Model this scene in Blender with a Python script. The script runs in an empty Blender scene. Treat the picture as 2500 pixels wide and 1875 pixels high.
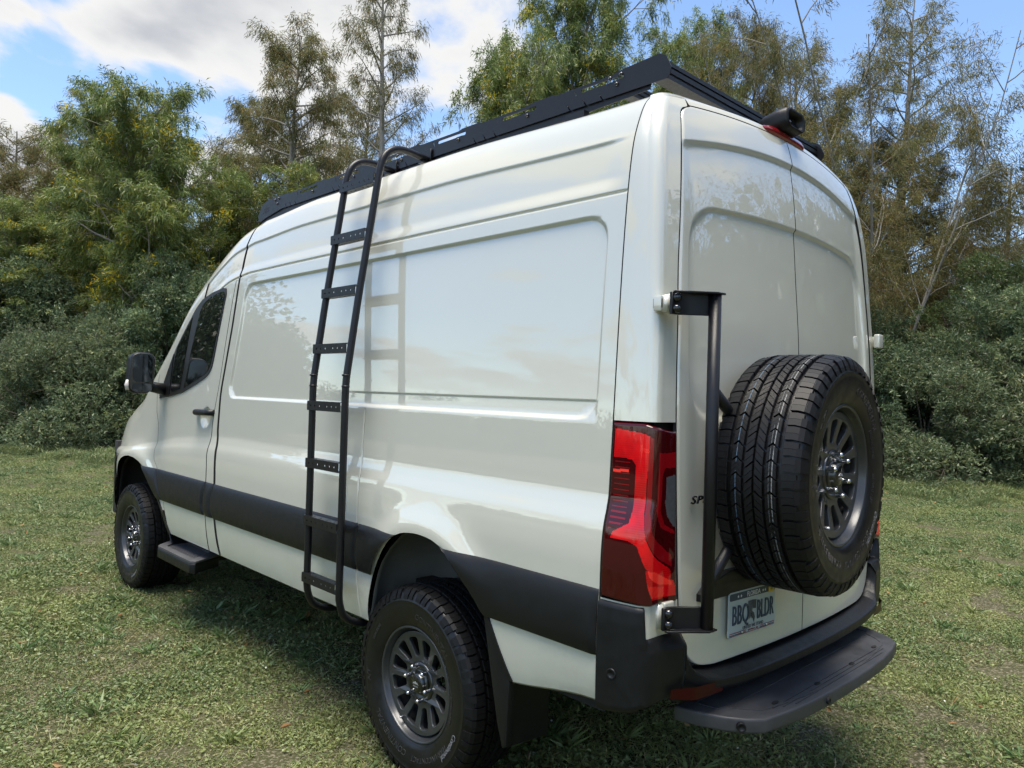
import bpy, bmesh, math, random
import numpy as np
from mathutils import Matrix, Vector

# ------------------------------------------------------------------ camera
sc = bpy.context.scene
CAM = np.array([-2.84004, -2.49176, 1.59582])
RT = np.array([0.72102134, -0.69229509, 0.02925291])
UP = np.array([-0.02885773, 0.01217909, 0.99950933])
FW = np.array([0.69231168, 0.72151173, 0.01119668])
cam_data = bpy.data.cameras.new('camera')
cam_data.sensor_width = 36.0
cam_data.lens = 1808.32 * 36.0 / 2500.0
cam_data.clip_start = 0.05
cam_data.clip_end = 3000.0
cam = bpy.data.objects.new('camera', cam_data)
sc.collection.objects.link(cam)
M = Matrix.Identity(4)
for i in range(3):
    M[i][0], M[i][1], M[i][2], M[i][3] = RT[i], UP[i], -FW[i], CAM[i]
cam.matrix_world = M
sc.camera = cam

# ------------------------------------------------------------------ sun, sky, exposure
SUN_EL = math.radians(79)
SUN_AZ = math.radians(-105)          # from +Y towards +X: high, a little to the left of the van
sdir = Vector((math.sin(SUN_AZ)*math.cos(SUN_EL), math.cos(SUN_AZ)*math.cos(SUN_EL), math.sin(SUN_EL)))
sun_data = bpy.data.lights.new('sun', 'SUN')
sun_data.energy = 3.2
sun_data.angle = math.radians(38)
sun_data.color = (1.0, 0.92, 0.79)
sun = bpy.data.objects.new('sun', sun_data)
sun.rotation_euler = (-sdir).to_track_quat('-Z', 'Y').to_euler()
sc.collection.objects.link(sun)
vs = sc.view_settings
vs.view_transform = 'Standard'
vs.look = 'None'
vs.exposure = 1.15
vs.gamma = 1.0
vs.use_curve_mapping = False

class NT:
    """small helper for node trees"""
    def __init__(s, tree):
        s.t = tree; s.n = tree.nodes; s.l = tree.links
    def add(s, typ, **kw):
        n = s.n.new(typ)
        for k, v in kw.items():
            setattr(n, k, v)
        return n
    def set(s, n, **kw):
        for k, v in kw.items():
            n.inputs[k].default_value = v
    def link(s, a, b):
        s.l.new(a, b)
    def math(s, op, a, b=None, c=None, clamp=False):
        n = s.n.new('ShaderNodeMath'); n.operation = op; n.use_clamp = clamp
        for i, v in enumerate((a, b, c)):
            if v is None: continue
            if isinstance(v, (int, float)): n.inputs[i].default_value = v
            else: s.l.new(v, n.inputs[i])
        return n.outputs[0]
    def vmath(s, op, a, b=None):
        n = s.n.new('ShaderNodeVectorMath'); n.operation = op
        for i, v in enumerate((a, b)):
            if v is None: continue
            if isinstance(v, (tuple, list)): n.inputs[i].default_value = v
            else: s.l.new(v, n.inputs[i])
        return n
    def mix(s, fac, a, b):
        n = s.n.new('ShaderNodeMix'); n.data_type = 'RGBA'
        for sock, v in ((n.inputs[0], fac), (n.inputs[6], a), (n.inputs[7], b)):
            if isinstance(v, (int, float)): sock.default_value = v
            elif isinstance(v, (tuple, list)): sock.default_value = tuple(v) + ((1.0,) if len(v) == 3 else ())
            else: s.l.new(v, sock)
        return n.outputs[2]
    def smooth(s, v, lo, hi, a=0.0, b=1.0):
        n = s.n.new('ShaderNodeMapRange'); n.interpolation_type = 'SMOOTHSTEP'
        s.l.new(v, n.inputs[0])
        n.inputs[1].default_value = lo; n.inputs[2].default_value = hi
        n.inputs[3].default_value = a; n.inputs[4].default_value = b
        return n.outputs[0]
    def noise(s, vec, scale, detail=4, rough=0.55, dist=0.0):
        n = s.n.new('ShaderNodeTexNoise')
        n.inputs['Scale'].default_value = scale; n.inputs['Detail'].default_value = detail
        n.inputs['Roughness'].default_value = rough; n.inputs['Distortion'].default_value = dist
        if vec is not None: s.l.new(vec, n.inputs['Vector'])
        return n

def pix_dir(u, v):
    d = FW + RT*(u-1250)/1808.32 + UP*(937.5-v)/1808.32
    return d/np.linalg.norm(d)

world = bpy.data.worlds.new('World')
sc.world = world
world.use_nodes = True
W = NT(world.node_tree)
W.n.clear()
sky = W.add('ShaderNodeTexSky')
sky.sky_type = 'NISHITA'
sky.sun_disc = False
sky.sun_elevation = SUN_EL
sky.sun_rotation = SUN_AZ
sky.altitude = 5
sky.air_density = 1.0
sky.dust_density = 0.15
sky.ozone_density = 2.5
geo = W.add('ShaderNodeTexCoord')
D = geo.outputs['Generated']
sep = W.add('ShaderNodeSeparateXYZ'); W.link(D, sep.inputs[0])
zc = W.math('ADD', W.math('MAXIMUM', sep.outputs[2], 0.0), 0.16)
comb = W.add('ShaderNodeCombineXYZ')
W.link(W.math('DIVIDE', sep.outputs[0], zc), comb.inputs[0])
W.link(W.math('DIVIDE', sep.outputs[1], zc), comb.inputs[1])
comb.inputs[2].default_value = 3.7
nA = W.noise(comb.outputs[0], 1.45, 7, 0.55, 0.2).outputs[0]
nB = W.noise(comb.outputs[0], 3.1, 3, 0.55, 0.0).outputs[0]
mask = nA
def blob(u, v, r0, r1, amt):
    """raise or lower the cloud cover around one direction of the sky"""
    global mask
    d = pix_dir(u, v)
    dt = W.vmath('DOT_PRODUCT', D, tuple(d)).outputs['Value']
    mask = W.math('ADD', mask, W.smooth(dt, math.cos(math.radians(r1)), math.cos(math.radians(r0)), 0.0, amt))
blob(180, -30, 0, 15, 0.19)
blob(620, 30, 0, 13, 0.17)
blob(1020, 60, 0, 13, 0.15)
blob(30, 345, 0, 3.6, 0.22)
for bu, bv in ((20, 225), (180, 245), (340, 270), (480, 245)): blob(bu, bv, 0, 5, -0.11)
blob(2250, 250, 4, 28, -0.24)
cov = W.smooth(mask, 0.505, 0.605)
thick = W.smooth(mask, 0.58, 0.80)
shade = W.math('MULTIPLY', thick, W.smooth(nB, 0.35, 0.62))
skyblue = W.mix(1.0, (0, 0, 0), sky.outputs[0])
cloudcol = W.mix(shade, (3.45, 3.45, 3.42), (2.05, 2.14, 2.32))
# cloud veil thins towards the horizon
cov = W.math('MULTIPLY', cov, W.smooth(sep.outputs[2], 0.0, 0.10))
colr = W.mix(cov, sky.outputs[0], cloudcol)
bg = W.add('ShaderNodeBackground'); bg.inputs['Strength'].default_value = 0.122
W.link(colr, bg.inputs['Color'])
wo = W.add('ShaderNodeOutputWorld'); W.link(bg.outputs[0], wo.inputs[0])

cy = sc.cycles
cy.max_bounces = 6; cy.diffuse_bounces = 3; cy.glossy_bounces = 4; cy.transmission_bounces = 3; cy.transparent_max_bounces = 4
cy.caustics_reflective = False; cy.caustics_refractive = False
cy.use_denoising = True; cy.use_adaptive_sampling = True; cy.adaptive_threshold = 0.02
world.cycles.sampling_method = 'MANUAL'; world.cycles.sample_map_resolution = 512

# ------------------------------------------------------------------ helpers
COL = sc.collection
def S(a, b, x):
    t = np.clip((np.asarray(x, float)-a)/(b-a), 0, 1)
    return t*t*(3-2*t)
def pchip(pts, x):
    xs = np.array([p[0] for p in pts], float); ys = np.array([p[1] for p in pts], float)
    x = np.asarray(x, float)
    h = np.diff(xs); d = np.diff(ys)/h
    m = np.zeros_like(ys); m[0] = d[0]; m[-1] = d[-1]
    for i in range(1, len(xs)-1):
        if d[i-1]*d[i] > 0:
            w1 = 2*h[i]+h[i-1]; w2 = h[i]+2*h[i-1]
            m[i] = (w1+w2)/(w1/d[i-1]+w2/d[i])
    k = np.clip(np.searchsorted(xs, x)-1, 0, len(xs)-2)
    t = (np.clip(x, xs[0], xs[-1])-xs[k])/h[k]
    return ys[k]*(1+2*t)*(1-t)**2+m[k]*h[k]*t*(1-t)**2+ys[k+1]*t*t*(3-2*t)+m[k+1]*h[k]*t*t*(t-1)

def link(o, parent=None):
    COL.objects.link(o)
    if parent is not None: o.parent = parent
    return o
def tag(o, label=None, cat=None, group=None, kind=None):
    if label: o['label'] = label
    if cat: o['category'] = cat
    if group: o['group'] = group
    if kind: o['kind'] = kind
    return o
def empty(name, loc=(0, 0, 0), rot=(0, 0, 0), parent=None):
    o = bpy.data.objects.new(name, None)
    o.empty_display_size = 0.1
    o.location = loc; o.rotation_euler = rot
    return link(o, parent)
def mesh_data(name, verts, faces, mats=(), smooth=True, fmat=None):
    me = bpy.data.meshes.new(name)
    verts = np.asarray(verts, np.float32)
    if isinstance(faces, np.ndarray):
        n, k = faces.shape
        me.vertices.add(len(verts)); me.vertices.foreach_set('co', verts.ravel())
        me.loops.add(n*k); me.loops.foreach_set('vertex_index', faces.astype(np.int32).ravel())
        me.polygons.add(n)
        me.polygons.foreach_set('loop_start', np.arange(0, n*k, k, dtype=np.int32))
        me.polygons.foreach_set('loop_total', np.full(n, k, np.int32))
    else:
        me.from_pydata(verts.tolist(), [], faces)
    if not isinstance(mats, (list, tuple)): mats = [mats]
    for m in mats: me.materials.append(m)
    me.update(calc_edges=True)
    me.polygons.foreach_set('use_smooth', np.full(len(me.polygons), smooth))
    if fmat is not None: me.polygons.foreach_set('material_index', np.asarray(fmat, np.int32))
    return me
def mobj(name, verts, faces, mat, parent=None, smooth=True, fmat=None):
    return link(bpy.data.objects.new(name, mesh_data(name, verts, faces, mat, smooth, fmat)), parent)
def bm_obj(name, bm, mat, parent=None, smooth=True, sharp=None):
    me = bpy.data.meshes.new(name)
    bmesh.ops.recalc_face_normals(bm, faces=bm.faces)
    bm.to_mesh(me); bm.free()
    me.materials.append(mat)
    me.polygons.foreach_set('use_smooth', np.full(len(me.polygons), smooth))
    if sharp is not None: me.set_sharp_from_angle(angle=math.radians(sharp))
    return link(bpy.data.objects.new(name, me), parent)
def grid_faces(nu, nv, flip=False, closed_u=False):
    iu = np.arange(nu if closed_u else nu-1); iv = np.arange(nv-1)
    a, b = np.meshgrid(iu, iv, indexing='ij')
    a2 = (a+1) % nu
    q = np.stack([a*nv+b, a2*nv+b, a2*nv+b+1, a*nv+b+1], -1).reshape(-1, 4)
    return q[:, ::-1].copy() if flip else q
def tube(path, r, seg=12, cap=True):
    """verts, faces of a round tube along a polyline; r a number or one per point"""
    P = np.asarray(path, float); n = len(P)
    r = np.broadcast_to(np.asarray(r, float), (n,))
    T = np.gradient(P, axis=0); T /= np.linalg.norm(T, axis=1)[:, None]+1e-12
    up = np.array([0, 0, 1.0]) if abs(T[0][2]) < .9 else np.array([1.0, 0, 0])
    N = np.cross(T[0], up); N /= np.linalg.norm(N)
    V = []
    for i in range(n):
        N = N-T[i]*(N@T[i]); N /= np.linalg.norm(N)+1e-12
        B = np.cross(T[i], N)
        a = np.linspace(0, 2*np.pi, seg, endpoint=False)
        V.append(P[i]+r[i]*(np.cos(a)[:, None]*N+np.sin(a)[:, None]*B))
    V = np.concatenate(V)
    F = []
    for i in range(n-1):
        for j in range(seg):
            j2 = (j+1) % seg
            F.append((i*seg+j, i*seg+j2, (i+1)*seg+j2, (i+1)*seg+j))
    if cap:
        F.append(tuple(range(seg))[::-1]); F.append(tuple((n-1)*seg+j for j in range(seg)))
    return V, F
def smooth_path(pts, rad=0.06, n=8):
    """round the inner corners of a polyline"""
    P = [np.array(p, float) for p in pts]; out = [P[0]]
    for i in range(1, len(P)-1):
        a, b, c = P[i-1], P[i], P[i+1]
        r = min(rad, .49*np.linalg.norm(a-b), .49*np.linalg.norm(c-b))
        p0 = b+(a-b)/np.linalg.norm(a-b)*r; p2 = b+(c-b)/np.linalg.norm(c-b)*r
        for t in np.linspace(0, 1, n):
            out.append((1-t)**2*p0+2*t*(1-t)*b+t*t*p2)
    out.append(P[-1])
    return np.array(out)
def join(parts):
    V = []; F = []; o = 0
    for v, f in parts:
        V.append(np.asarray(v, float)); F += [tuple(int(i)+o for i in q) for q in f]; o += len(v)
    return np.concatenate(V), F
def box_vf(lo, hi):
    x0, y0_, z0 = lo; x1, y1, z1 = hi
    V = [(x0, y0_, z0), (x1, y0_, z0), (x1, y1, z0), (x0, y1, z0), (x0, y0_, z1), (x1, y0_, z1), (x1, y1, z1), (x0, y1, z1)]
    return np.array(V), [(3, 2, 1, 0), (4, 5, 6, 7), (0, 1, 5, 4), (1, 2, 6, 5), (2, 3, 7, 6), (3, 0, 4, 7)]
def bevel_bm(bm, width, seg=2, angle=30):
    bmesh.ops.recalc_face_normals(bm, faces=bm.faces)
    es = [e for e in bm.edges if len(e.link_faces) == 2 and e.calc_face_angle(0) > math.radians(angle)]
    bmesh.ops.bevel(bm, geom=es, offset=width, segments=seg, profile=.6, affect='EDGES', clamp_overlap=True)
    return bm
def bm_from(v, f):
    bm = bmesh.new()
    vs_ = [bm.verts.new(p) for p in v]
    for q in f: bm.faces.new([vs_[i] for i in q])
    return bm
def bbox(name, lo, hi, mat, parent, bev=.006, seg=2, xf=None):
    v, f = box_vf(lo, hi)
    bm = bevel_bm(bm_from(v, f), bev, seg)
    if xf is not None: bm.transform(xf)
    return bm_obj(name, bm, mat, parent, True, 40)
def prism(name, poly, axis, a0, a1, mat, parent, bev=.005, seg=2):
    """extrude a 2D outline along an axis; for axis x the outline is (y, z), for y (x, z), for z (x, y)"""
    n = len(poly)
    def mk(p, a):
        if axis == 'x': return (a, p[0], p[1])
        if axis == 'y': return (p[0], a, p[1])
        return (p[0], p[1], a)
    v = [mk(p, a0) for p in poly]+[mk(p, a1) for p in poly]
    f = [tuple(range(n))[::-1], tuple(range(n, 2*n))]+[(i, (i+1) % n, n+(i+1) % n, n+i) for i in range(n)]
    bm = bm_from(v, f)
    if bev > 0: bevel_bm(bm, bev, seg)
    return bm_obj(name, bm, mat, parent, True, 40)
def curve_mesh(splines, extrude=.002, bevel=0.0, bres=1):
    """2D outline with holes -> verts, faces of a flat plate (thickness 2*extrude, in xy)"""
    cu = bpy.data.curves.new('outline', 'CURVE'); cu.dimensions = '2D'; cu.fill_mode = 'BOTH'
    cu.extrude = extrude; cu.bevel_depth = bevel; cu.bevel_resolution = bres
    for s_ in splines:
        sp = cu.splines.new('POLY'); sp.points.add(len(s_)-1)
        sp.points.foreach_set('co', np.array([(p[0], p[1], 0, 1) for p in s_], np.float32).ravel())
        sp.use_cyclic_u = True
    return curve_to_vf(cu)
def curve_to_vf(cu):
    o = bpy.data.objects.new('outline', cu)
    COL.objects.link(o)
    dg = bpy.context.evaluated_depsgraph_get()
    me = bpy.data.meshes.new_from_object(o.evaluated_get(dg))
    v = np.zeros(len(me.vertices)*3, np.float32); me.vertices.foreach_get('co', v)
    f = [tuple(p.vertices) for p in me.polygons]
    bpy.data.objects.remove(o); bpy.data.curves.remove(cu); bpy.data.meshes.remove(me)
    return v.reshape(-1, 3).astype(float), f
def text_vf(s_, size=1.0, extrude=.001, shear=0.0, spacing=1.0, bevel=0.0):
    cu = bpy.data.curves.new('letters', 'FONT'); cu.body = s_; cu.size = size
    cu.extrude = extrude; cu.align_x = 'CENTER'; cu.align_y = 'CENTER'; cu.shear = shear
    cu.space_character = spacing; cu.resolution_u = 3; cu.bevel_depth = bevel
    return curve_to_vf(cu)
def rrect(x0, y0_, x1, y1, r, n=5):
    out = []
    for cx, cy, a in ((x1-r, y1-r, 0), (x0+r, y1-r, 90), (x0+r, y0_+r, 180), (x1-r, y0_+r, 270)):
        for t in np.linspace(0, 90, n):
            out.append((cx+r*math.cos(math.radians(a+t)), cy+r*math.sin(math.radians(a+t))))
    return out
def circle(cx, cy, r, n=16):
    return [(cx+r*math.cos(2*math.pi*i/n), cy+r*math.sin(2*math.pi*i/n)) for i in range(n)]
def lathe(prof, seg=48):
    """profile (axial, radius); axis along -X (outward = positive axial)"""
    p = np.asarray(prof, float); a = np.linspace(0, 2*np.pi, seg, endpoint=False)
    V = np.stack([np.broadcast_to(-p[None, :, 0], (seg, len(p))), p[None, :, 1]*np.cos(a)[:, None], p[None, :, 1]*np.sin(a)[:, None]], -1).reshape(-1, 3)
    return V, grid_faces(seg, len(p), closed_u=True)

# ------------------------------------------------------------------ materials
def principled(name, base, rough=.5, metal=0.0, coat=0.0, coat_rough=.03, spec=.5):
    m = bpy.data.materials.new(name); m.use_nodes = True
    t = NT(m.node_tree); b = t.n['Principled BSDF']
    b.inputs['Base Color'].default_value = tuple(base)+(1,)
    b.inputs['Roughness'].default_value = rough; b.inputs['Metallic'].default_value = metal
    b.inputs['Coat Weight'].default_value = coat; b.inputs['Coat Roughness'].default_value = coat_rough
    b.inputs['Specular IOR Level'].default_value = spec
    return m, t, b
def simple(*a, **k): return principled(*a, **k)[0]
def textured(name, base, rough, var=.25, scale=40, bump=.0, bscale=400, metal=0.0, coat=0.0, rvar=.1, spec=.5):
    m, t, b = principled(name, base, rough, metal, coat, spec=spec)
    tc = t.add('ShaderNodeTexCoord')
    n = t.noise(tc.outputs['Object'], scale, 5, .6)
    lo = tuple(c*(1-var) for c in base); hi = tuple(min(1, c*(1+var)) for c in base)
    t.link(t.mix(n.outputs[0], lo, hi), b.inputs['Base Color'])
    t.link(t.smooth(n.outputs[0], .3, .7, rough-rvar, rough+rvar), b.inputs['Roughness'])
    if bump:
        n2 = t.noise(tc.outputs['Object'], bscale, 3, .6)
        bp = t.add('ShaderNodeBump'); bp.inputs['Strength'].default_value = bump; bp.inputs['Distance'].default_value = .001
        t.link(n2.outputs[0], bp.inputs['Height']); t.link(bp.outputs[0], b.inputs['Normal'])
    return m
M_PAINT, _t, _b = principled('stone_paint', (.555, .552, .475), .40, 0, 1.0, .014)
_g = _t.add('ShaderNodeNewGeometry'); _sp = _t.add('ShaderNodeSeparateXYZ'); _t.link(_g.outputs['Position'], _sp.inputs[0])
_n = _t.noise(_g.outputs['Position'], 5, 6, .65); _n2 = _t.noise(_g.outputs['Position'], 70, 3, .6)
_df = _t.math('MULTIPLY', _t.math('MULTIPLY', _t.smooth(_sp.outputs[2], .95, .55), _t.smooth(_n.outputs[0], .35, .7)), _t.smooth(_n2.outputs[0], .3, .7, .05, .30))
_t.link(_t.mix(_df, (.555, .552, .475), (.36, .32, .24)), _b.inputs['Base Color'])
_t.link(_t.math('ADD', .012, _t.math('MULTIPLY', _df, .5)), _b.inputs['Coat Roughness'])
_b.inputs['Coat IOR'].default_value = 2.15
M_PLASTIC = textured('grained_black_plastic', (.0065, .007, .008), .42, .2, 30, .25, 900, rvar=.06, spec=.32)
M_STEP = textured('worn_black_plastic', (.048, .049, .053), .48, .6, 11, .25, 700, rvar=.1, spec=.35)
M_STEPL = textured('scuffed_grey_plastic', (.075, .075, .08), .5, .4, 20, .2, 700)
M_GAP = simple('panel_gap', (.006, .006, .006), .8)
M_RACK = textured('powder_coated_black', (.007, .007, .0085), .36, .15, 60, .2, 1500, rvar=.05, spec=.38)
M_RUBBER = textured('tyre_rubber', (.0050, .0050, .0055), .38, .35, 18, .2, 300, rvar=.1, spec=.42)
M_RIM = simple('gunmetal', (.060, .063, .067), .36, .55, .3, .15)
M_RIMD = simple('barrel_metal', (.055, .057, .06), .35, .8)
M_CHROME = simple('chrome', (.62, .62, .63), .10, 1.0)
M_GLASS = simple('tinted_glass', (.006, .007, .007), .02, 0, 1.0, .0, .6)
M_BLACK = simple('gloss_black', (.008, .008, .009), .12, 0, .6)
M_SEAL = simple('seal_rubber', (.012, .012, .012), .45)
M_MIRROR = simple('mirror_glass', (.06, .07, .09), .03, 1.0)
M_UNDER = textured('underbody', (.02, .02, .019), .8, .4, 9)
M_LINER = textured('arch_liner', (.16, .165, .15), .7, .3, 9)
# ------------------------------------------------------------------ van body surface
van = empty('van', (0, 0, 0))
tag(van, 'pale stone cargo van on the grass with roof rack, side ladder and rear spare wheel', 'van')
WZ = [(.56, .983), (.60, .990), (.70, .998), (.80, 1.0), (.95, .996), (1.05, .996), (1.12, .993), (1.18, .986), (1.235, .972), (1.28, .9635), (1.33, .961),
      (1.50, .953), (1.75, .942), (1.95, .932), (2.15, .919), (2.264, .909), (2.424, .887), (2.52, .856), (2.58, .825), (2.60, .806)]
ROOF = [(.79, 2.612), (.765, 2.624), (.73, 2.634), (.68, 2.641), (.60, 2.647), (.48, 2.652), (.36, 2.656), (.24, 2.659), (.12, 2.660), (0, 2.661)]
ZA = [(1.85, 2.61), (2.1, 2.575), (2.32, 2.50), (2.55, 2.395), (2.83, 2.243), (3.18, 1.95), (3.55, 1.66), (3.75, 1.50), (3.95, 1.42), (4.3, 1.30), (4.62, 1.08)]
def w0(z): return pchip(WZ, z)
def f_y(y): return np.where(np.asarray(y) < 1.85, 1.0, (pchip(ZA, y)-1.0)/(2.61-1.0))
def rise(y): return .03*S(-1.0, .1, y)*(1-S(1.2, 1.95, y))
def taper(y):
    q = np.clip((np.asarray(y, float)-3.2)/1.47, 0, .985)
    return (1-q**4)**.25
AR = np.array([(.322, .565), (.30, .70), (.272, .783), (.243, .839), (.186, .906), (.106, .973), (.05, .996), (-.004, 1.006), (-.055, 1.010), (-.10, 1.009), (-.16, 1.002), (-.209, .987), (-.262, .966), (-.316, .925), (-.37, .880), (-.463, .776), (-.53, .66), (-.584, .565)])
AF = np.array([(4.08, .565), (4.08, .70), (4.05, .80), (3.98, .90), (3.88, .97), (3.78, 1.005), (3.68, 1.022), (3.58, 1.026), (3.47, 1.018), (3.374, 1.000), (3.29, .975), (3.22, .94), (3.10, .85), (2.998, .765), (2.90, .67), (2.815, .565)])
CR, CF = np.array([-.09, .565]), np.array([3.55, .565])
def arch_r(pts, c, y, z):
    a = np.arctan2(np.asarray(z)-c[1], np.asarray(y)-c[0])
    pa = np.arctan2(pts[:, 1]-c[1], pts[:, 0]-c[0]); pr = np.hypot(pts[:, 0]-c[0], pts[:, 1]-c[1])
    o = np.argsort(pa)
    return np.interp(a, pa[o], pr[o]), np.hypot(np.asarray(y)-c[0], np.asarray(z)-c[1])
def bulge(y, z):
    b = 0
    for c, p, amt in ((CR, AR, .026), (CF, AF, .022)):
        r, d = arch_r(p, c, y, z)
        q = d-r
        b = b+amt*np.exp(-(np.maximum(q-.015, 0)/.075)**2)*S(.80, .98, z)*S(1.32, 1.12, z)
    return b
def side_fwd(y, zn):
    """nominal profile height -> real height"""
    z = zn+rise(y)*S(2.2, 2.55, zn)
    f = f_y(y)
    return np.where(zn > 1.0, np.where(f < 1, 1.0+(z-1.0)*f, z), zn)
def side_half(y, z):
    """half width of the smooth side at real y, z"""
    f = f_y(y)
    zn = np.where(np.asarray(z) > 1.0, 1.0+(np.asarray(z)-1.0)/f, z)
    zn = np.minimum(zn-rise(y)*S(2.2, 2.55, zn), 2.60)
    return w0(zn)*taper(y)+bulge(y, z)
G2 = [(.55, 1.95), (.775, 2.02), (.864, 2.045), (.99, 2.045), (1.19, 2.067), (1.32, 2.105), (1.5, 2.108), (1.75, 2.06), (1.98, 2.01), (2.26, 1.978), (2.6, 1.955)]
G1 = [(.55, 2.115), (.775, 2.158), (.85, 2.175), (.97, 2.172), (1.06, 2.172), (1.18, 2.190), (1.25, 2.186), (1.32, 2.186), (1.64, 2.122), (2.05, 2.050), (2.266, 2.012), (2.6, 1.962)]
GF = [(.55, 2.79), (.78, 2.905), (.965, 3.03), (1.07, 3.115), (1.15, 3.135), (1.464, 3.175), (1.7, 3.25), (2.6, 3.35)]
KT = [-1.0, 2.05, 2.12, 3.10, 4.62]
def Yt(t, zn):
    ks = [np.full_like(zn, -1.0), pchip(G2, zn), pchip(G1, zn), pchip(GF, zn), np.full_like(zn, 4.62)]
    t = np.asarray(t, float); y = np.zeros_like(zn)
    for i in range(4):
        a = (t-KT[i])/(KT[i+1]-KT[i])
        m = (t >= KT[i]-1e-9) & (t <= KT[i+1]+1e-9)
        y = np.where(m, ks[i]*(1-a)+ks[i+1]*a, y)
    return y
def sd_rrect(x, y, cx, cy, hx, hy, r):
    qx = np.abs(x-cx)-hx+r; qy = np.abs(y-cy)-hy+r
    return np.minimum(np.maximum(qx, qy), 0)+np.hypot(np.maximum(qx, 0), np.maximum(qy, 0))-r
def detail(t, zn, y):
    d = np.zeros_like(zn)
    # pressed window panel
    sd = sd_rrect(t, zn, .50, 1.8575, 1.432, .3475, .095)
    d -= .012*S(.002, -.015, sd)
    # inner crease line of the pressing
    d -= .0035*S(1.580, 1.572, zn)*S(1.50, 1.54, zn)*S(.62, .50, t)*S(-.935, -.92, t)
    # drip seam and the panel above it
    m = S(-1.0, -.985, t)
    d -= .007*np.exp(-((zn-2.268)/.0045)**2)*m
    d -= .009*S(2.464, 2.446, zn)*S(2.275, 2.33, zn)*S(-1.0, -.86, t)
    # panel joint beside the ladder
    d -= .005*np.exp(-((t-.425)/.0035)**2)*S(1.505, 1.495, zn)
    # handle dish in the door
    r = np.hypot(y-2.305, zn-1.402)
    d -= .022*S(.078, .040, r)
    return d
def refine(base, feats):
    """sorted samples: a base spacing plus dense runs round features (centre, half width, step)"""
    v = list(base)
    for c, h, st in feats: v += list(np.arange(c-h, c+h+1e-9, st))
    v = np.array(sorted(v)); v = v[(v >= base[0]) & (v <= base[-1])]
    keep = [v[0]]
    for x in v[1:]:
        if x-keep[-1] > .0009: keep.append(x)
    keep[-1] = base[-1]
    return np.array(keep)
ZN_SIDE = refine(np.arange(.560, 2.2561, .0163).tolist()+[2.257], [(1.512, .022, .003), (1.576, .012, .002), (2.205, .026, .003), (1.402, .085, .007), (1.2, .1, .01)])
ZN_TOP = refine([2.257]+np.arange(2.262, 2.599, .012).tolist()+[2.60], [(2.268, .012, .0015), (2.455, .018, .002), (2.30, .03, .006)])
def trim_arch(V, nu, nv, F, pts, c):
    """cut a wheel arch out of a (t, z) grid; border vertices slide onto the arch line"""
    r, d = arch_r(pts, c, V[:, 1], V[:, 2])
    inside = (d < r) & (V[:, 2] < 1.08)
    if not inside.any(): return V, F, inside
    I = inside.reshape(nu, nv); near = np.zeros_like(I)
    for du, dv in ((1, 0), (-1, 0), (0, 1), (0, -1), (1, 1), (1, -1), (-1, 1), (-1, -1)):
        sh = np.roll(np.roll(I, du, 0), dv, 1)
        if du == 1: sh[0] = True
        if du == -1: sh[-1] = True
        if dv == 1: sh[:, 0] = True
        if dv == -1: sh[:, -1] = True
        near |= ~sh
    mv = (I & near).ravel()
    sc_ = (r/np.maximum(d, 1e-6))[mv]
    V = V.copy()
    V[mv, 1] = c[0]+(V[mv, 1]-c[0])*sc_; V[mv, 2] = c[1]+(V[mv, 2]-c[1])*sc_
    kill = inside & ~mv
    F = F[~kill[F].any(1)]
    # drop faces that collapsed onto the border
    F = F[~mv[F].all(1)]
    return V, F, inside
def put_side(name, ts, zs, mat, parent, sgn=-1, off=0.0, arches=True, det=True, name_r=None):
    if sgn > 0: ts = np.concatenate([ts[:-1:2], ts[-1:]]); zs = np.concatenate([zs[:-1:2], zs[-1:]])
    t, z = np.meshgrid(ts, zs, indexing='ij')
    y = Yt(t, z); zr = side_fwd(y, z)
    h = w0(z)*taper(y)+bulge(y, zr)+off
    if det: h = h+detail(t, z, y)
    V = np.stack([sgn*h, y, zr], -1).reshape(-1, 3)
    F = grid_faces(len(ts), len(zs), flip=(sgn > 0))
    if arches:
        for p, c in ((AR, CR), (AF, CF)): V, F, _ = trim_arch(V, len(ts), len(zs), F, p, c)
    if name == 'front_fender':
        cz_ = V[F].mean(1); F = F[~((cz_[:, 2] < .70) & (cz_[:, 1] < 3.6))]
    V[:, 2] += .066*S(-.50, -1.0, V[:, 1])*np.clip(1-(V[:, 2]-.56)/.19, 0, 1)
    return mobj(name, V, F, mat, parent)
TS_A = refine(np.arange(-.9975, 2.0475, .021).tolist()+[2.0475], [(-.93, .03, .004), (1.93, .03, .004), (.425, .012, .0015), (-.08, .5, .012), (.56, .06, .01), (-.96, .035, .006)])
TS_A = TS_A[TS_A < 2.0462]
TS_B = np.linspace(2.0538, 2.1152, 7)
TS_C = refine(np.linspace(2.1238, 3.0965, 46).tolist(), [(2.24, .09, .008), (3.04, .05, .008)])
TS_D = np.linspace(3.1025, 4.60, 90)
def lip(V):  # sill turned under
    return V
for sgn in (-1, 1):
    put_side('side_panel', TS_A, ZN_SIDE, M_PAINT, van, sgn)
    put_side('door_pillar', TS_B, ZN_SIDE, M_PAINT, van, sgn)
    drv_door = put_side('front_door', TS_C, ZN_SIDE, M_PAINT, van, sgn)
    if sgn < 0: left_door = drv_door
    put_side('front_fender', TS_D, ZN_SIDE, M_PAINT, van, sgn)
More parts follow.
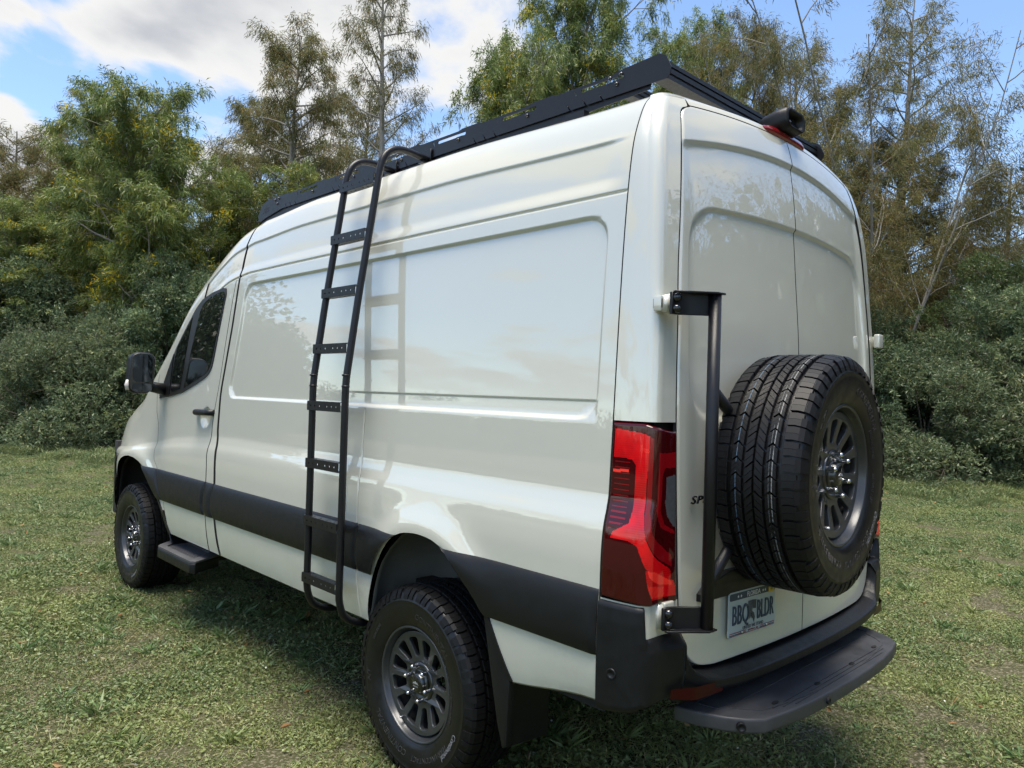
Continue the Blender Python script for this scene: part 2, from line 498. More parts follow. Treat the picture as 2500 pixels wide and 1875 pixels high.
# dark joints just behind the edges of the panels
def gap_strip(curve, z0_, z1_, wd=.007, dep=.0035):
    for sgn in (-1, 1):
        z = np.linspace(z0_, z1_, 80); yc_ = curve(z); rows = []
        for dy in (-wd, 0, wd):
            y = yc_+dy
            zr = side_fwd(y, z); h = w0(z)*taper(y)+bulge(y, zr)-dep
            rows.append(np.stack([sgn*h, y, zr], -1))
        P = np.array(rows); mobj('panel_gap', P.reshape(-1, 3), grid_faces(3, 80, flip=sgn < 0), M_GAP, van)
gap_strip(lambda z: pchip(G2, z), .575, 2.258)
gap_strip(lambda z: pchip(G1, z), .575, 2.258)
gap_strip(lambda z: pchip(GF, z), .80, 1.47)
gap_strip(lambda z: np.full_like(z, -1.0), .64, 2.58, .006)
gap_strip(lambda z: Yt(np.full_like(z, .425), z), .60, 1.49, .0016, .0042)
gap_strip(lambda z: pchip(G2, z)+.001, 2.275, 2.60, .004, .008)
# roof: both halves in one skin
def roof_rows():
    rows = [(float(w0(z)), float(z)) for z in ZN_TOP]+ROOF
    return np.array(rows)
RR = roof_rows()
def roof_skin(name, ts, rows, mat, both=True, off=0.0):
    nT = len(ZN_TOP)
    def half(sgn):
        h = rows[:, 0][None, :]+0*ts[:, None]; zn = rows[:, 1][None, :]+0*ts[:, None]
        t = np.repeat(ts[:, None], len(rows), 1)
        y = Yt(t, np.minimum(zn, 2.60)); zr = side_fwd(y, zn)
        k = (h > .80)
        hh = h*taper(y)+np.where(k, detail(t, zn, y), 0)
        return np.stack([sgn*hh, y, zr+off], -1)
    a = half(-1); b = half(1)[:, ::-1][:, 1:]
    P = np.concatenate([a, b], 1) if rows[-1, 0] == 0 else a
    return mobj(name, P.reshape(-1, 3), grid_faces(P.shape[0], P.shape[1]), mat, van)
roof_skin('roof', np.concatenate([TS_A[:-1:2], TS_A[-1:]]), RR, M_PAINT)
roof_skin('roof_cap', np.linspace(2.0525, 2.52, 26), RR, M_PAINT)
# windscreen with painted pillars either side, then the bonnet
nT = len(ZN_TOP)
tw = np.linspace(2.52, 3.42, 40)
k = nT+6
aa = RR[:k+1]
for sgn in (-1, 1):
    h = aa[:, 0][None, :]+0*tw[:, None]; zn = aa[:, 1][None, :]+0*tw[:, None]; t = np.repeat(tw[:, None], len(aa), 1)
    y = Yt(t, np.minimum(zn, 2.6)); P = np.stack([sgn*h*taper(y), y, side_fwd(y, zn)], -1)
    mobj('windscreen_pillar', P.reshape(-1, 3), grid_faces(len(tw), len(aa), flip=sgn > 0), M_PAINT, van)
ww = RR[k:]
h = np.concatenate([-ww[:, 0], ww[::-1, 0][1:]]); zn = np.concatenate([ww[:, 1], ww[::-1, 1][1:]])
t = np.repeat(tw[:, None], len(h), 1); zn = zn[None, :]+0*t
y = Yt(t, np.minimum(zn, 2.6)); P = np.stack([h[None, :]*taper(y), y+.0*y, side_fwd(y, zn)-.004], -1)
mobj('windscreen', P.reshape(-1, 3), grid_faces(len(tw), len(h)), M_GLASS, van)
roof_skin('bonnet', np.linspace(3.42, 4.60, 40), RR, M_PAINT)
# nose panel closing the front
zs = np.concatenate([np.linspace(.56, 2.25, 40), RR[:, 1]]); hs = np.concatenate([w0(np.linspace(.56, 2.25, 40)), RR[:, 0]])
ye = np.full_like(zs, Yt(np.array([4.60]), np.array([1.0]))[0]); ze = side_fwd(ye, zs)
nose = []
for q, (sx, dy) in enumerate(((1, 0), (.85, .035), (.6, .06), (.3, .07), (0, .072))):
    nose.append(np.stack([-hs*taper(ye)*sx, ye+dy*np.ones_like(zs), ze], -1))
nose = np.array(nose+[n*np.array([-1, 1, 1]) for n in nose[::-1][1:]])
mobj('nose_panel', nose.reshape(-1, 3), grid_faces(nose.shape[0], nose.shape[1], flip=True), M_PLASTIC, van)

# dark shell added inside the panels to block light through their gaps
it = np.linspace(-1.0, 4.55, 70); iz = np.concatenate([np.linspace(1.04, 2.55, 30)])
for sgn in (-1, 1):
    t, z = np.meshgrid(it, iz, indexing='ij'); y = Yt(t, z)
    V = np.stack([sgn*(w0(z)*taper(y)-.035), y, side_fwd(y, z)-.01*S(2.3, 2.5, z)], -1).reshape(-1, 3)
    mobj('gap_light_block', V, grid_faces(len(it), len(iz), flip=sgn > 0), M_GAP, van)
    t, z = np.meshgrid(np.linspace(-1.0, 4.5, 200), np.linspace(.58, 1.05, 14), indexing='ij'); y = Yt(t, z)
    V = np.stack([sgn*(w0(z)*taper(y)-.035), y, z], -1).reshape(-1, 3)
    F = grid_faces(200, 14, flip=sgn > 0)
    bad = np.zeros(len(V), bool)
    for p, c in ((AR, CR), (AF, CF)):
        r, d = arch_r(p, c, V[:, 1], V[:, 2]); bad |= d < r+.02
    mobj('sill_light_block', V, F[~bad[F].any(1)], M_GAP, van)
# sill lip turned inwards under the body
for sgn in (-1, 1):
    for a, b in ((-.995, -.60), (.33, 2.66)):
        ys = np.linspace(a, b, 60)
        rows = [(.983, .560), (.975, .552), (.955, .552), (.935, .575), (.80, .58)]
        V = np.array([[(sgn*h_, y_, z_+(.066*S(-.50, -1.0, y_) if a < 0 else 0)) for h_, z_ in rows] for y_ in ys])
        mobj('sill_lip', V.reshape(-1, 3), grid_faces(len(ys), len(rows), flip=sgn < 0), M_PAINT, van)
# floor pan and running gear
bbox('floor_pan', (-.90, .36, .56), (.90, 2.75, .64), M_UNDER, van, .01)
bbox('rear_floor', (-.70, -1.08, .62), (.70, .42, .70), M_UNDER, van, .01)
for (yy, name) in ((0.0, 'rear_axle'), (3.665, 'front_axle')):
    v, f = tube([(-.78, yy, .38), (-.2, yy, .38), (.2, yy, .38), (.78, yy, .38)], .05, 12)
    mobj(name, v, f, M_UNDER, van)
v, f = lathe([(-.12, 0), (-.12, .10), (-.06, .16), (.06, .16), (.12, .10), (.12, 0)], 20)
mobj('differential', v+np.array([0, 0, .38]), f, M_UNDER, van)
for sx in (-.62, .62):
    bbox('leaf_spring', (sx-.035, -.62, .42), (sx+.035, .62, .46), M_UNDER, van, .01)
    bbox('frame_rail', (sx*.8-.04, -1.05, .50), (sx*.8+.04, 3.9, .60), M_UNDER, van, .01)
v, f = tube(smooth_path([(.35, 2.6, .46), (.35, .9, .46), (.5, .5, .48), (.5, -.9, .5)], .2), .03, 12)
mobj('exhaust_pipe', v, f, M_UNDER, van)
v, f = tube([(-.1, 2.9, .45), (0, .15, .42)], .03, 10)
mobj('drive_shaft', v, f, M_UNDER, van)
# wheel housings: a liner that follows each arch inwards
for c, p, nm in ((CR, AR, 'wheel_housing'), (CF, AF, 'wheel_housing')):
    for sgn in (-1, 1):
        pts = np.array(p); n = len(pts)
        rows = []
        for h_, g in ((.975, .0), (.955, .0), (.93, .05), (.85, .055), (.60, .05), (.58, -.3)):
            q = c+(pts-c)*(1+g/np.linalg.norm(pts-c, axis=1)[:, None])
            tp = taper(q[:, 0])
            rows.append(np.stack([sgn*h_*tp, q[:, 0], q[:, 1]], -1))
        V = np.array(rows); mobj(nm, V.reshape(-1, 3), grid_faces(len(rows), n, flip=sgn < 0), M_LINER if c is CR else M_UNDER, van)
        cap_y, cap_z = pts[:, 0], pts[:, 1]
        V = np.concatenate([np.stack([np.full(n, sgn*.59), cap_y, cap_z], -1), [[sgn*.59, c[0], c[1]]]])
        mobj('housing_wall', V, [(i, i+1, n) for i in range(n-1)], M_UNDER, van, False)
bbox('bulkhead', (-.93, 4.2, .5), (.93, 4.28, 1.1), M_UNDER, van, .01)

# ------------------------------------------------------------------ rear end
Y0 = [(.5, -1.220), (.83, -1.220), (1.4, -1.215), (1.8, -1.202), (2.05, -1.184), (2.29, -1.165), (2.46, -1.140), (2.56, -1.113), (2.60, -1.097), (2.64, -1.08)]
XG = [(.708, .40), (.712, .55), (.718, .66), (.730, .722), (.757, .765), (.80, .795), (.85, .808), (.95, .816), (1.1, .825), (1.52, .838), (1.95, .820), (2.155, .799), (2.363, .774), (2.514, .742), (2.548, .730), (2.566, .710), (2.575, .68), (2.60, .68)]
def yr(x, z): return pchip(Y0, z)+.050*np.minimum(np.abs(x)/.83, 1.08)**2
def crown(x, zn): return .05*(1-np.minimum(np.abs(x)/.8, 1.0)**2)*S(2.2, 2.58, zn)
def corner(q, z, off=0.0):
    """plan curve from the door gap edge (q=0) round the corner to the side seam (q=1)"""
    Wd = w0(z)+off
    x1 = Wd-.052
    yc = np.minimum(pchip(Y0, z)+.095, -1.03)
    xs = np.minimum(pchip(XG, z), x1-.005)
    y1 = yr(x1, z)-off
    q = np.asarray(q)
    a = np.clip(q/.32, 0, 1); th = np.clip((q-.32)/.33, 0, 1)*np.pi/2; b = np.clip((q-.65)/.35, 0, 1)
    x = np.where(q <= .32, xs+(x1-xs)*a, np.where(q <= .65, x1+.040*np.sin(th), Wd-.012+.012*(1-(1-b)**2)))
    y = np.where(q <= .32, yr(x, z)-off, np.where(q <= .65, yc+(y1-yc)*np.cos(th), yc+(-1.0025-yc)*b))
    return x, y
zp = refine([1.516]+np.arange(1.53, 2.56, .03).tolist()+[2.60], [(2.55, .05, .006)])
qp = np.concatenate([np.linspace(.0, .32, 8), np.linspace(.34, .65, 14), np.linspace(.68, 1, 10)])
for sgn, zp in [(a_, b_) for a_ in (-1, 1) for b_ in ((zp, np.linspace(.845, .957, 6)) if a_ < 0 else (zp,))]:
    q, z = np.meshgrid(qp, zp, indexing='ij')
    x, y = corner(q, z); xx = np.maximum(x, 0)
    x = x+np.where(q < .3, .005*(1-q/.3), 0)
    V = np.stack([sgn*x, y, z+crown(x, z)], -1)
    mobj('rear_pillar', V.reshape(-1, 3), grid_faces(len(qp), len(zp), flip=sgn < 0), M_PAINT, van)
# header over the doors and the rear edge of the roof
zh = np.linspace(2.580, 2.60, 4)
hx = np.linspace(-.672, .672, 61)
# top contour of the rear end, left seam to right seam
q, z = np.meshgrid(qp[::-1], [2.60], indexing='ij'); x, y = corner(q, z)
cl = np.stack([-x[:, 0], y[:, 0]], -1)
mid = np.stack([hx, yr(hx, np.full_like(hx, 2.60))], -1)
cr_ = cl[::-1]*np.array([-1, 1])
cont = np.concatenate([cl, mid, cr_])
roofz = lambda x_: np.interp(np.abs(x_), RR[::-1, 0], RR[::-1, 1])
rows = []
for zz in zh:
    yy = np.concatenate([cl[:, 1], yr(hx, np.full_like(hx, zz)), cr_[:, 1]])
    sel = np.concatenate([np.zeros(len(cl), bool), np.ones(len(hx), bool), np.zeros(len(cr_), bool)])
    rows.append(np.stack([cont[:, 0], np.where(sel, yy, cont[:, 1]), np.where(sel, zz, 2.60)+crown(cont[:, 0], np.full(len(cont), 2.6))], -1))
top = rows[-1]
end = np.stack([top[:, 0]*.985, np.full(len(top), -.998), roofz(top[:, 0]*.985)], -1)
for a in (.18, .42, .7, 1.0):
    b = top*(1-a)+end*a
    b[:, 2] = top[:, 2]+(end[:, 2]-top[:, 2])*np.sin(a*np.pi/2)+.006*np.sin(a*np.pi)
    rows.append(b)
P = np.array(rows); mobj('roof_rear_edge', P.reshape(-1, 3), grid_faces(P.shape[0], P.shape[1], flip=True), M_PAINT, van)
# two rear doors
zd = refine([.716]+np.arange(.73, 2.56, .02).tolist()+[2.575], [(.74, .03, .003), (2.56, .02, .003), (2.475, .03, .003), (2.25, .03, .003), (1.60, .12, .01)])
def door_detail(x, z):
    ax = np.abs(x)
    d = .012*S(2.486+.0*x, 2.464, z+.035*(ax/.75)**2)*S(.80, .70, ax)*S(1.0, 1.3, z)
    sd = sd_rrect(ax, z+.025*(ax/.75)**2, 0.0, 1.90, .772-.03*S(1.7, 2.3, z), .365, .16)
    d += .011*S(.0, -.016, sd)
    return d
for sgn in (-1, 1):
    rows = []
    for zz in zd:
        xg = float(pchip(XG, zz))-.007
        xs = np.concatenate([[.003], np.linspace(.0045, .3*xg, 8), np.linspace(.32*xg, .86*xg, 34), np.linspace(.87*xg, xg, 30)])
        z_ = np.full_like(xs, zz)
        edge = .008*S(xg-.010, xg, xs)**2
        rows.append(np.stack([sgn*xs, yr(xs, z_)+door_detail(xs, z_)+edge, z_+crown(xs, z_)], -1))
    for zz, yo in ((zd[-1]+.002, .02),):
        b = rows[-1].copy(); b[:, 2] += .002; b[:, 1] += yo; rows.append(b)
    P = np.array(rows)
    d_ = mobj('rear_door', P.reshape(-1, 3), grid_faces(P.shape[0], P.shape[1], flip=sgn < 0), M_PAINT, van)
    if sgn < 0: rear_left = d_
# dark backing seen through the door gaps
zb = np.linspace(.70, 2.60, 40); xb = np.linspace(-.90, .90, 60)
x, z = np.meshgrid(xb, zb, indexing='ij'); lim = np.minimum(np.abs(x), w0(z)-.045)*np.sign(x)
V = np.stack([lim, yr(lim, z)+.035, z+crown(lim, z)-.012], -1).reshape(-1, 3)
mobj('door_seal', V, grid_faces(60, 40), M_GAP, van)
for sgn in (-1, 1):   # black rubber in the joint round each door
    zz = np.linspace(.73, 2.566, 160); xg = pchip(XG, zz); rows = []
    for dx in (-.012, -.003, .010):
        rows.append(np.stack([sgn*(xg+dx), yr(xg+dx, zz)+.0045+(.002 if dx < -.01 else 0), zz+crown(xg, zz)], -1))
    P = np.array(rows); mobj('door_joint', P.reshape(-1, 3), grid_faces(3, 160, flip=sgn > 0), M_GAP, van)
    xx = np.linspace(0, .70, 60); rows = []
    for dz in (-.008, 0, .008):
        z_ = np.full_like(xx, 2.5775+dz); rows.append(np.stack([sgn*xx, yr(xx, z_)+.0045, z_+crown(xx, z_)], -1))
    P = np.array(rows); mobj('door_joint', P.reshape(-1, 3), grid_faces(3, 60, flip=sgn < 0), M_GAP, van)
zz = np.linspace(.73, 2.575, 120); rows = [np.stack([np.full_like(zz, dx), yr(np.zeros_like(zz), zz)+door_detail(np.zeros_like(zz), zz)+.004, zz+crown(np.zeros_like(zz), zz)], -1) for dx in (-.006, .006)]
P = np.array(rows); mobj('door_joint', P.reshape(-1, 3), grid_faces(2, 120, flip=True), M_GAP, van)
# bumper: wraps both corners and runs under the doors
def zt_b(x): # upper edge along the doors
    xs = np.array([p[1] for p in XG[:9]]); zs_ = np.array([p[0] for p in XG[:9]])
    return np.interp(np.abs(x), xs+.010, zs_-.010)
prof = np.linspace(0, 1, 30)
cols = []
def bumper_col(x, y, ztop, zbot, nx, ny, lip_out, ledge):
    """one vertical strip; outward normal (nx, ny)"""
    col = []
    for a in prof:
        z_ = ztop+(zbot-ztop)*a
        o = .010+lip_out*S(0.0, .22, a)*(1-.55*S(.55, 1.0, a))
        if a == 0: o -= .022
        if a > .93: o -= .05*((a-.93)/.07)**2
        col.append((x+nx*o, y+ny*o, z_))
    # tuck the upper edge inwards
    col.insert(0, (x-nx*.03, y-ny*.03, ztop-.002))
    return col
qs = np.concatenate([np.linspace(1, .65, 10), np.linspace(.63, .34, 12), np.linspace(.30, 0, 8)])
for qv in qs:
    xx, yy = corner(np.array([qv]), np.array([.90])); x_ = float(xx[0]); y_ = float(yy[0])
    x2, y2 = corner(np.array([max(qv-.02, 0)]), np.array([.90])); x3, y3 = corner(np.array([min(qv+.02, 1)]), np.array([.90]))
    tx, ty = float(x3[0]-x2[0]), float(y3[0]-y2[0]); L = math.hypot(tx, ty)+1e-9
    nx, ny = -ty/L, tx/L
    if nx*1+ny*(-1) < 0: nx, ny = -nx, -ny
    if qv <= .02: nx, ny = .06, -1
    zb_ = .598+.05*S(.95, .2, qv)
    cols.append(bumper_col(-x_, y_, .958-.098*S(.47, .44, qv), zb_, -nx, ny, .004+.022*S(.5, .0, qv), 0))
xs_b = np.concatenate([np.linspace(-.822, -.70, 24), np.linspace(-.68, 0, 30)])
for x_ in xs_b:
    y_ = float(yr(np.array([x_]), np.array([.75]))[0])
    cols.append(bumper_col(x_, y_, float(min(zt_b(x_), .860)), .648-.02*S(-.75, -.5, x_), -.0, -1, .026+.030*S(-.82, -.70, x_), 1))
C = np.array(cols)
Cm = C[::-1]*np.array([-1, 1, 1])
C = np.concatenate([C, Cm[1:]])
bumper = mobj('rear_bumper', C.reshape(-1, 3), grid_faces(C.shape[0], C.shape[1], flip=True), M_PLASTIC, van)
# rear step
so = [(-.745, -1.12), (-.725, -1.20), (-.690, -1.275), (-.650, -1.330), (-.605, -1.368), (-.50, -1.388), (-.35, -1.406), (-.18, -1.414), (0, -1.416)]
so = so+[(-a, b) for a, b in so[::-1][1:]]
step = prism('rear_step', so, 'z', .538, .586, M_STEP, van, .009, 3)
tread_in = [(p[0]*.90, p[1]+.035 if p[1] < -1.2 else p[1]-.03) for p in so]
v, f = curve_mesh([tread_in, [(p[0]*.985, (p[1]+1.25)*.93-1.25) for p in tread_in]], .0012)
mobj('step_rim', v+np.array([0, 0, .5868]), f, M_STEP, step, False)
for i, (sx, sy) in enumerate(((-.45, -1.33), (-.16, -1.35), (.16, -1.35), (.45, -1.33))):
    v, f = curve_mesh([[(sx+.020*math.cos(a), sy+.008*math.sin(a)) for a in np.linspace(0, 2*np.pi, 20, endpoint=False)]], .001)
    mobj('drain_slot', v+np.array([0, 0, .5875]), f, M_GAP, step, False)
for yy, ww_ in ((-1.245, .60), (-1.345, .50), (-1.362, .46), (-1.379, .40)):
    v, f = box_vf((-ww_, yy-.002, .5862), (ww_, yy+.002, .5885)); mobj('step_rib', v, f, M_STEP, step, False)
bbox('step_bracket', (-.60, -1.24, .52), (.60, -1.05, .56), M_PLASTIC, step, .01)
# parking sensors and reflectors
def disc_on(name, pos, nrm, r, h, mat, parent, seg=24):
    v, f = lathe([(-.004, r), (h, r), (h+.0008, r*.93), (h+.0008, r*.62), (h-.002, r*.58), (h-.002, 0)], seg)
    q = Vector((-1, 0, 0)).rotation_difference(Vector(nrm)).to_matrix()
    v = np.array([q @ Vector(p) for p in v])+np.array(pos)
    return mobj(name, v, f, mat, parent)
def bump_at(q, z, off):
    xx, yy = corner(np.array([q]), np.array([.90])); return float(xx[0]), float(yy[0])
for sgn in (-1, 1):
    disc_on('parking_sensor', (sgn*.999, -1.062, .735), (sgn, -.12, 0), .017, .012, M_PLASTIC, bumper)
    disc_on('parking_sensor', (sgn*.662, -1.318, .562), (sgn*.78, -.62, 0), .015, .010, M_PLASTIC, step)
disc_on('parking_sensor', (-.22, -1.413, .562), (0, -1, 0), .012, .006, M_PLASTIC, step)
M_REFLECT = simple('dark_red_reflector', (.030, .001, .002), .3, 0, .0, .03, .25)
for sgn in (-1, 1):
    xs_ = np.linspace(.665, .885, 14); rows = []
    for z_a, z_b in ((0, 0), (1, 1)):
        pass
    top_ = [(sgn*x_, float(yr(np.array([x_]), np.array([.75]))[0])-.066+.030*S(.80, .885, x_), .690+.006*S(.66, .8, x_)) for x_ in xs_]
    bot_ = [(sgn*x_, float(yr(np.array([x_]), np.array([.75]))[0])-.064+.030*S(.80, .885, x_), .655+.010*S(.80, .885, x_)) for x_ in xs_]
    V = np.array([top_, bot_]); mobj('bumper_reflector', V.reshape(-1, 3), grid_faces(2, 14, flip=sgn < 0), M_REFLECT, bumper)
# ------------------------------------------------------------------ side trim band
def band_piece(name, t0, t1, sgn, joint=True):
    """dark rubbing band between two t lines, cut by the arches"""
    n = max(6, int((t1-t0)/.014))
    ts = np.linspace(t0, t1, n)
    zs = [.774, .775, .780, .79]+np.linspace(.80, .955, 16).tolist()+[.965, .974, .979, .981]
    off = [float(-.002+.026*math.sqrt(max(0.0, 1-abs((z_-.872)/.1085)**2.4))) for z_ in zs]
    t, z = np.meshgrid(ts, zs, indexing='ij'); y = Yt(t, z)
    e = np.minimum(S(t0, t0+.006, t), S(t1, t1-.006, t)) if joint else 1.0
    h = w0(z)*taper(y)+bulge(y, z)+np.array(off)[None, :]*(.35+.65*e)
    V = np.stack([sgn*h, y, z], -1).reshape(-1, 3); F = grid_faces(len(ts), len(zs), flip=sgn > 0)
    for p, c in ((AR, CR), (AF, CF)): V, F, _ = trim_arch(V, len(ts), len(zs), F, p, c)
    if len(F): return mobj(name, V, F, M_PLASTIC, van)
def t_of(y): # approximate t of a y at band height
    ks = [-1.0, 2.043, 2.173, 2.99, 4.62]
    return float(np.interp(y, ks, KT))
for sgn in (-1, 1):
    band_piece('trim_band', -.997, t_of(-.09), sgn)
    band_piece('trim_band', t_of(-.09), .409, sgn)
    band_piece('trim_band', .414, 2.0470, sgn)
    band_piece('trim_band', 2.0530, 2.1160, sgn)
    band_piece('trim_band', 2.1230, 3.0970, sgn)
    band_piece('trim_band', 3.1030, t_of(3.55), sgn)
    # arch edge moulding on the dark band, front and rear of each wheel
# front bumper flank below the bonnet, ahead of the arch
for sgn in (-1, 1):
    ts = np.linspace(t_of(4.06), 4.60, 30); zs = np.linspace(.54, 1.0, 16)
    t, z = np.meshgrid(ts, zs, indexing='ij'); y = Yt(t, z)
    h = w0(z)*taper(y)+bulge(y, z)+.010
    V = np.stack([sgn*h, y, z], -1).reshape(-1, 3); F = grid_faces(30, 16, flip=sgn > 0)
    V, F, _ = trim_arch(V, 30, 16, F, AF, CF)
    mobj('front_bumper_side', V, F, M_PLASTIC, van)

# ------------------------------------------------------------------ glass and frame of the front doors
def surf_poly(name, poly, off, mat, parent, sgn=-1, thick=.006, cuts=12, hole=None):
    """an outline in (y, z) laid on the body side, bent to it, with thickness"""
    v, f = curve_mesh([poly]+([hole] if hole else []), 0.0)
    bm = bm_from(v, f)
    bmesh.ops.remove_doubles(bm, verts=bm.verts, dist=1e-5)
    lo = v.min(0); hi = v.max(0)
    for i in range(1, cuts):
        for ax in (0, 1):
            co = Vector((0, 0, 0)); co[ax] = lo[ax]+(hi[ax]-lo[ax])*i/cuts
            no = Vector((0, 0, 0)); no[ax] = 1
            bmesh.ops.bisect_plane(bm, geom=bm.verts[:]+bm.edges[:]+bm.faces[:], plane_co=co, plane_no=no)
    ext = bmesh.ops.extrude_face_region(bm, geom=bm.faces[:])
    new = {g for g in ext['geom'] if isinstance(g, bmesh.types.BMVert)}
    for p in bm.verts:
        y, z = p.co[0], p.co[1]
        h = float(side_half(np.array([y]), np.array([z]))[0])+(off if p in new else off-thick)
        p.co = (sgn*h, y, z)
    return bm_obj(name, bm, mat, parent, True, 50)
win = [(2.138, 2.165), (2.150, 2.200), (2.20, 2.208), (2.38, 2.192), (2.56, 2.158), (2.66, 2.105), (2.80, 1.985), (2.974, 1.837), (3.10, 1.66), (3.215, 1.475), (2.95, 1.500), (2.738, 1.530), (2.494, 1.592), (2.36, 1.632), (2.303, 1.660), (2.262, 1.70), (2.240, 1.76), (2.19, 1.95)]
main = [(2.152, 2.160), (2.165, 2.180), (2.22, 2.183), (2.38, 2.166), (2.51, 2.128), (2.555, 2.08), (2.60, 1.93), (2.66, 1.75), (2.715, 1.560), (2.50, 1.614), (2.37, 1.652), (2.315, 1.678), (2.278, 1.715), (2.258, 1.77), (2.205, 1.95)]
quart = [(2.695, 2.045), (2.80, 1.955), (2.925, 1.855), (2.955, 1.78), (2.965, 1.66), (2.966, 1.545), (2.94, 1.530), (2.79, 1.552), (2.775, 1.60), (2.735, 1.80)]
sail = [(2.99, 1.80), (3.10, 1.645), (3.20, 1.492), (2.985, 1.512), (2.985, 1.66)]
for sgn, dr in ((-1, left_door), (1, drv_door)):
    fr = surf_poly('window_frame', win, .006, M_SEAL, dr, sgn, .008)
    surf_poly('window_pane', main, .0085, M_GLASS, dr, sgn, .004)
    surf_poly('quarter_pane', quart, .0085, M_GLASS, dr, sgn, .004)
    surf_poly('mirror_mount', sail, .012, M_PLASTIC, dr, sgn, .010)
    # handle
    h0 = float(side_half(np.array([2.31]), np.array([1.405]))[0])
    pts = [(sgn*(h0-.008), 2.435, 1.406), (sgn*(h0+.020), 2.425, 1.406), (sgn*(h0+.032), 2.39, 1.407), (sgn*(h0+.036), 2.31, 1.409), (sgn*(h0+.034), 2.235, 1.411), (sgn*(h0+.026), 2.195, 1.412), (sgn*(h0-.006), 2.183, 1.412)]
    v, f = tube(smooth_path(pts, .03, 5), .0200, 14)
    hd = mobj('door_handle', v, f, M_PLASTIC, dr)

# dark edge along the rear leg of the front arches and round the rear arches
for sgn, dr in ((-1, van), (1, van)):
    leg = AF[10:]
    outl = [tuple(p) for p in leg]+[(p[0]-.045+.02*k_/len(leg), p[1]-.006) for k_, p in enumerate(leg[::-1])]
    surf_poly('arch_edge', outl, .006, M_PLASTIC, dr, sgn, .02, 8)
    leg = AR[14:]
    outl = [tuple(p) for p in leg]+[(p[0]-.022, p[1]+.004) for p in leg[::-1]]
    surf_poly('arch_edge', outl, .005, M_PLASTIC, dr, sgn, .02, 6)

# ------------------------------------------------------------------ door mirrors
def mirror(sgn):
    e = empty('door_mirror', (0, 0, 0), parent=van)
    cx, cy = sgn*1.128, 3.02
    # housing: stacked rounded outlines, deeper towards the front
    out = rrect(-.082, 1.512, .082, 1.800, .055, 7)
    out = [(p[0]+.012*(p[1]-1.65)/.15*(-sgn)*.6, p[1]) for p in out]
    rows = []
    for dy, s_ in ((-.012, .93), (-.004, .985), (.010, 1.0), (.06, .98), (.11, .86), (.145, .62), (.158, .25), (.16, .02)):
        rows.append([(cx+p[0]*s_, cy+dy, 1.656+(p[1]-1.656)*s_) for p in out])
    P = np.array(rows)
    v, f = P.reshape(-1, 3), grid_faces(P.shape[1], P.shape[0], closed_u=True)
    n = P.shape[1]
    V = P.transpose(1, 0, 2).reshape(-1, 3)
    mobj('mirror_housing', V, grid_faces(n, len(rows), closed_u=True, flip=False), M_PLASTIC, e)
    back, bf = curve_mesh([[(cx+p[0]*.935, 1.656+(p[1]-1.656)*.935) for p in out]], .001)
    mobj('mirror_backing', np.stack([back[:, 0], np.full(len(back), cy-.010)+back[:, 2], back[:, 1]], -1), bf, M_BLACK, e, False)
    def glass(name, poly, dy):
        v, f = curve_mesh([poly], .0015)
        a = math.radians(-9*sgn)
        xx = v[:, 0]-cx
        mobj(name, np.stack([cx+xx*math.cos(a), cy-.016+v[:, 2]+dy-xx*math.sin(a)*.35, v[:, 1]], -1), f, M_MIRROR, e, False)
    glass('mirror_glass', rrect(cx-.062, 1.592, cx+.064, 1.785, .04, 6), 0)
    glass('wide_angle_glass', rrect(cx-.062, 1.527, cx+.064, 1.582, .018, 5), 0)
    ml = simple('indicator_lens', (.55, .50, .46), .12, 0, 1.0)
    v, f = tube([(cx+sgn*.083, cy+.015, 1.535), (cx+sgn*.086, cy+.016, 1.57), (cx+sgn*.083, cy+.02, 1.605)], [.014, .020, .012], 12)
    mobj('indicator_lens', v, f, ml, e)
    v, f = tube(smooth_path([(sgn*.93, 3.10, 1.54), (sgn*1.00, 3.07, 1.555), (cx-sgn*.02, 3.06, 1.57)], .03), [.045]*8+[.036, .03], 16) if False else tube([(sgn*.90, 3.12, 1.535), (sgn*1.0, 3.08, 1.552), (cx-sgn*.03, 3.055, 1.57)], [.048, .04, .034], 16)
    mobj('mirror_arm', v, f, M_PLASTIC, e)
mirror(-1); mirror(1)

# ------------------------------------------------------------------ tail lamps
M_LRED, _lt, _lb = principled('lamp_red', (.40, .003, .006), .08, 0, .45, .0, .4)
_tc = _lt.add('ShaderNodeTexCoord'); _wv = _lt.add('ShaderNodeTexWave'); _wv.bands_direction = 'Z'; _wv.inputs['Scale'].default_value = 45; _wv.inputs['Distortion'].default_value = 0
_lt.link(_tc.outputs['Object'], _wv.inputs['Vector'])
_ln = _lt.noise(_tc.outputs['Object'], 14, 3)
_lt.link(_lt.mix(_lt.smooth(_ln.outputs[0], .35, .65), _lt.mix(_wv.outputs['Fac'], (.36, .002, .004), (.52, .003, .006)), (.64, .004, .008)), _lb.inputs['Base Color'])
M_LDARK = simple('lamp_smoked', (.040, .0008, .002), .06, 0, .3, .0, .4)
M_LMID = simple('lamp_deep_red', (.20, .002, .005), .08, 0, .4, .0, .4)
M_LCLR = textured('lamp_clear', (.07, .073, .078), .12, .35, 60, coat=1.0, rvar=.03)
M_LLED = simple('lamp_bright_red', (.90, .03, .02), .15, 0, 1.0, .0)
def inpoly(px, py, poly):
    r = np.zeros(px.shape, bool); n = len(poly)
    for i in range(n):
        x1, y1 = poly[i]; x2, y2 = poly[(i+1) % n]
        c = (y1 > py) != (y2 > py)
        xi = (x2-x1)*(py-y1)/(y2-y1+1e-12)+x1
        r ^= c & (px < xi)
    return r
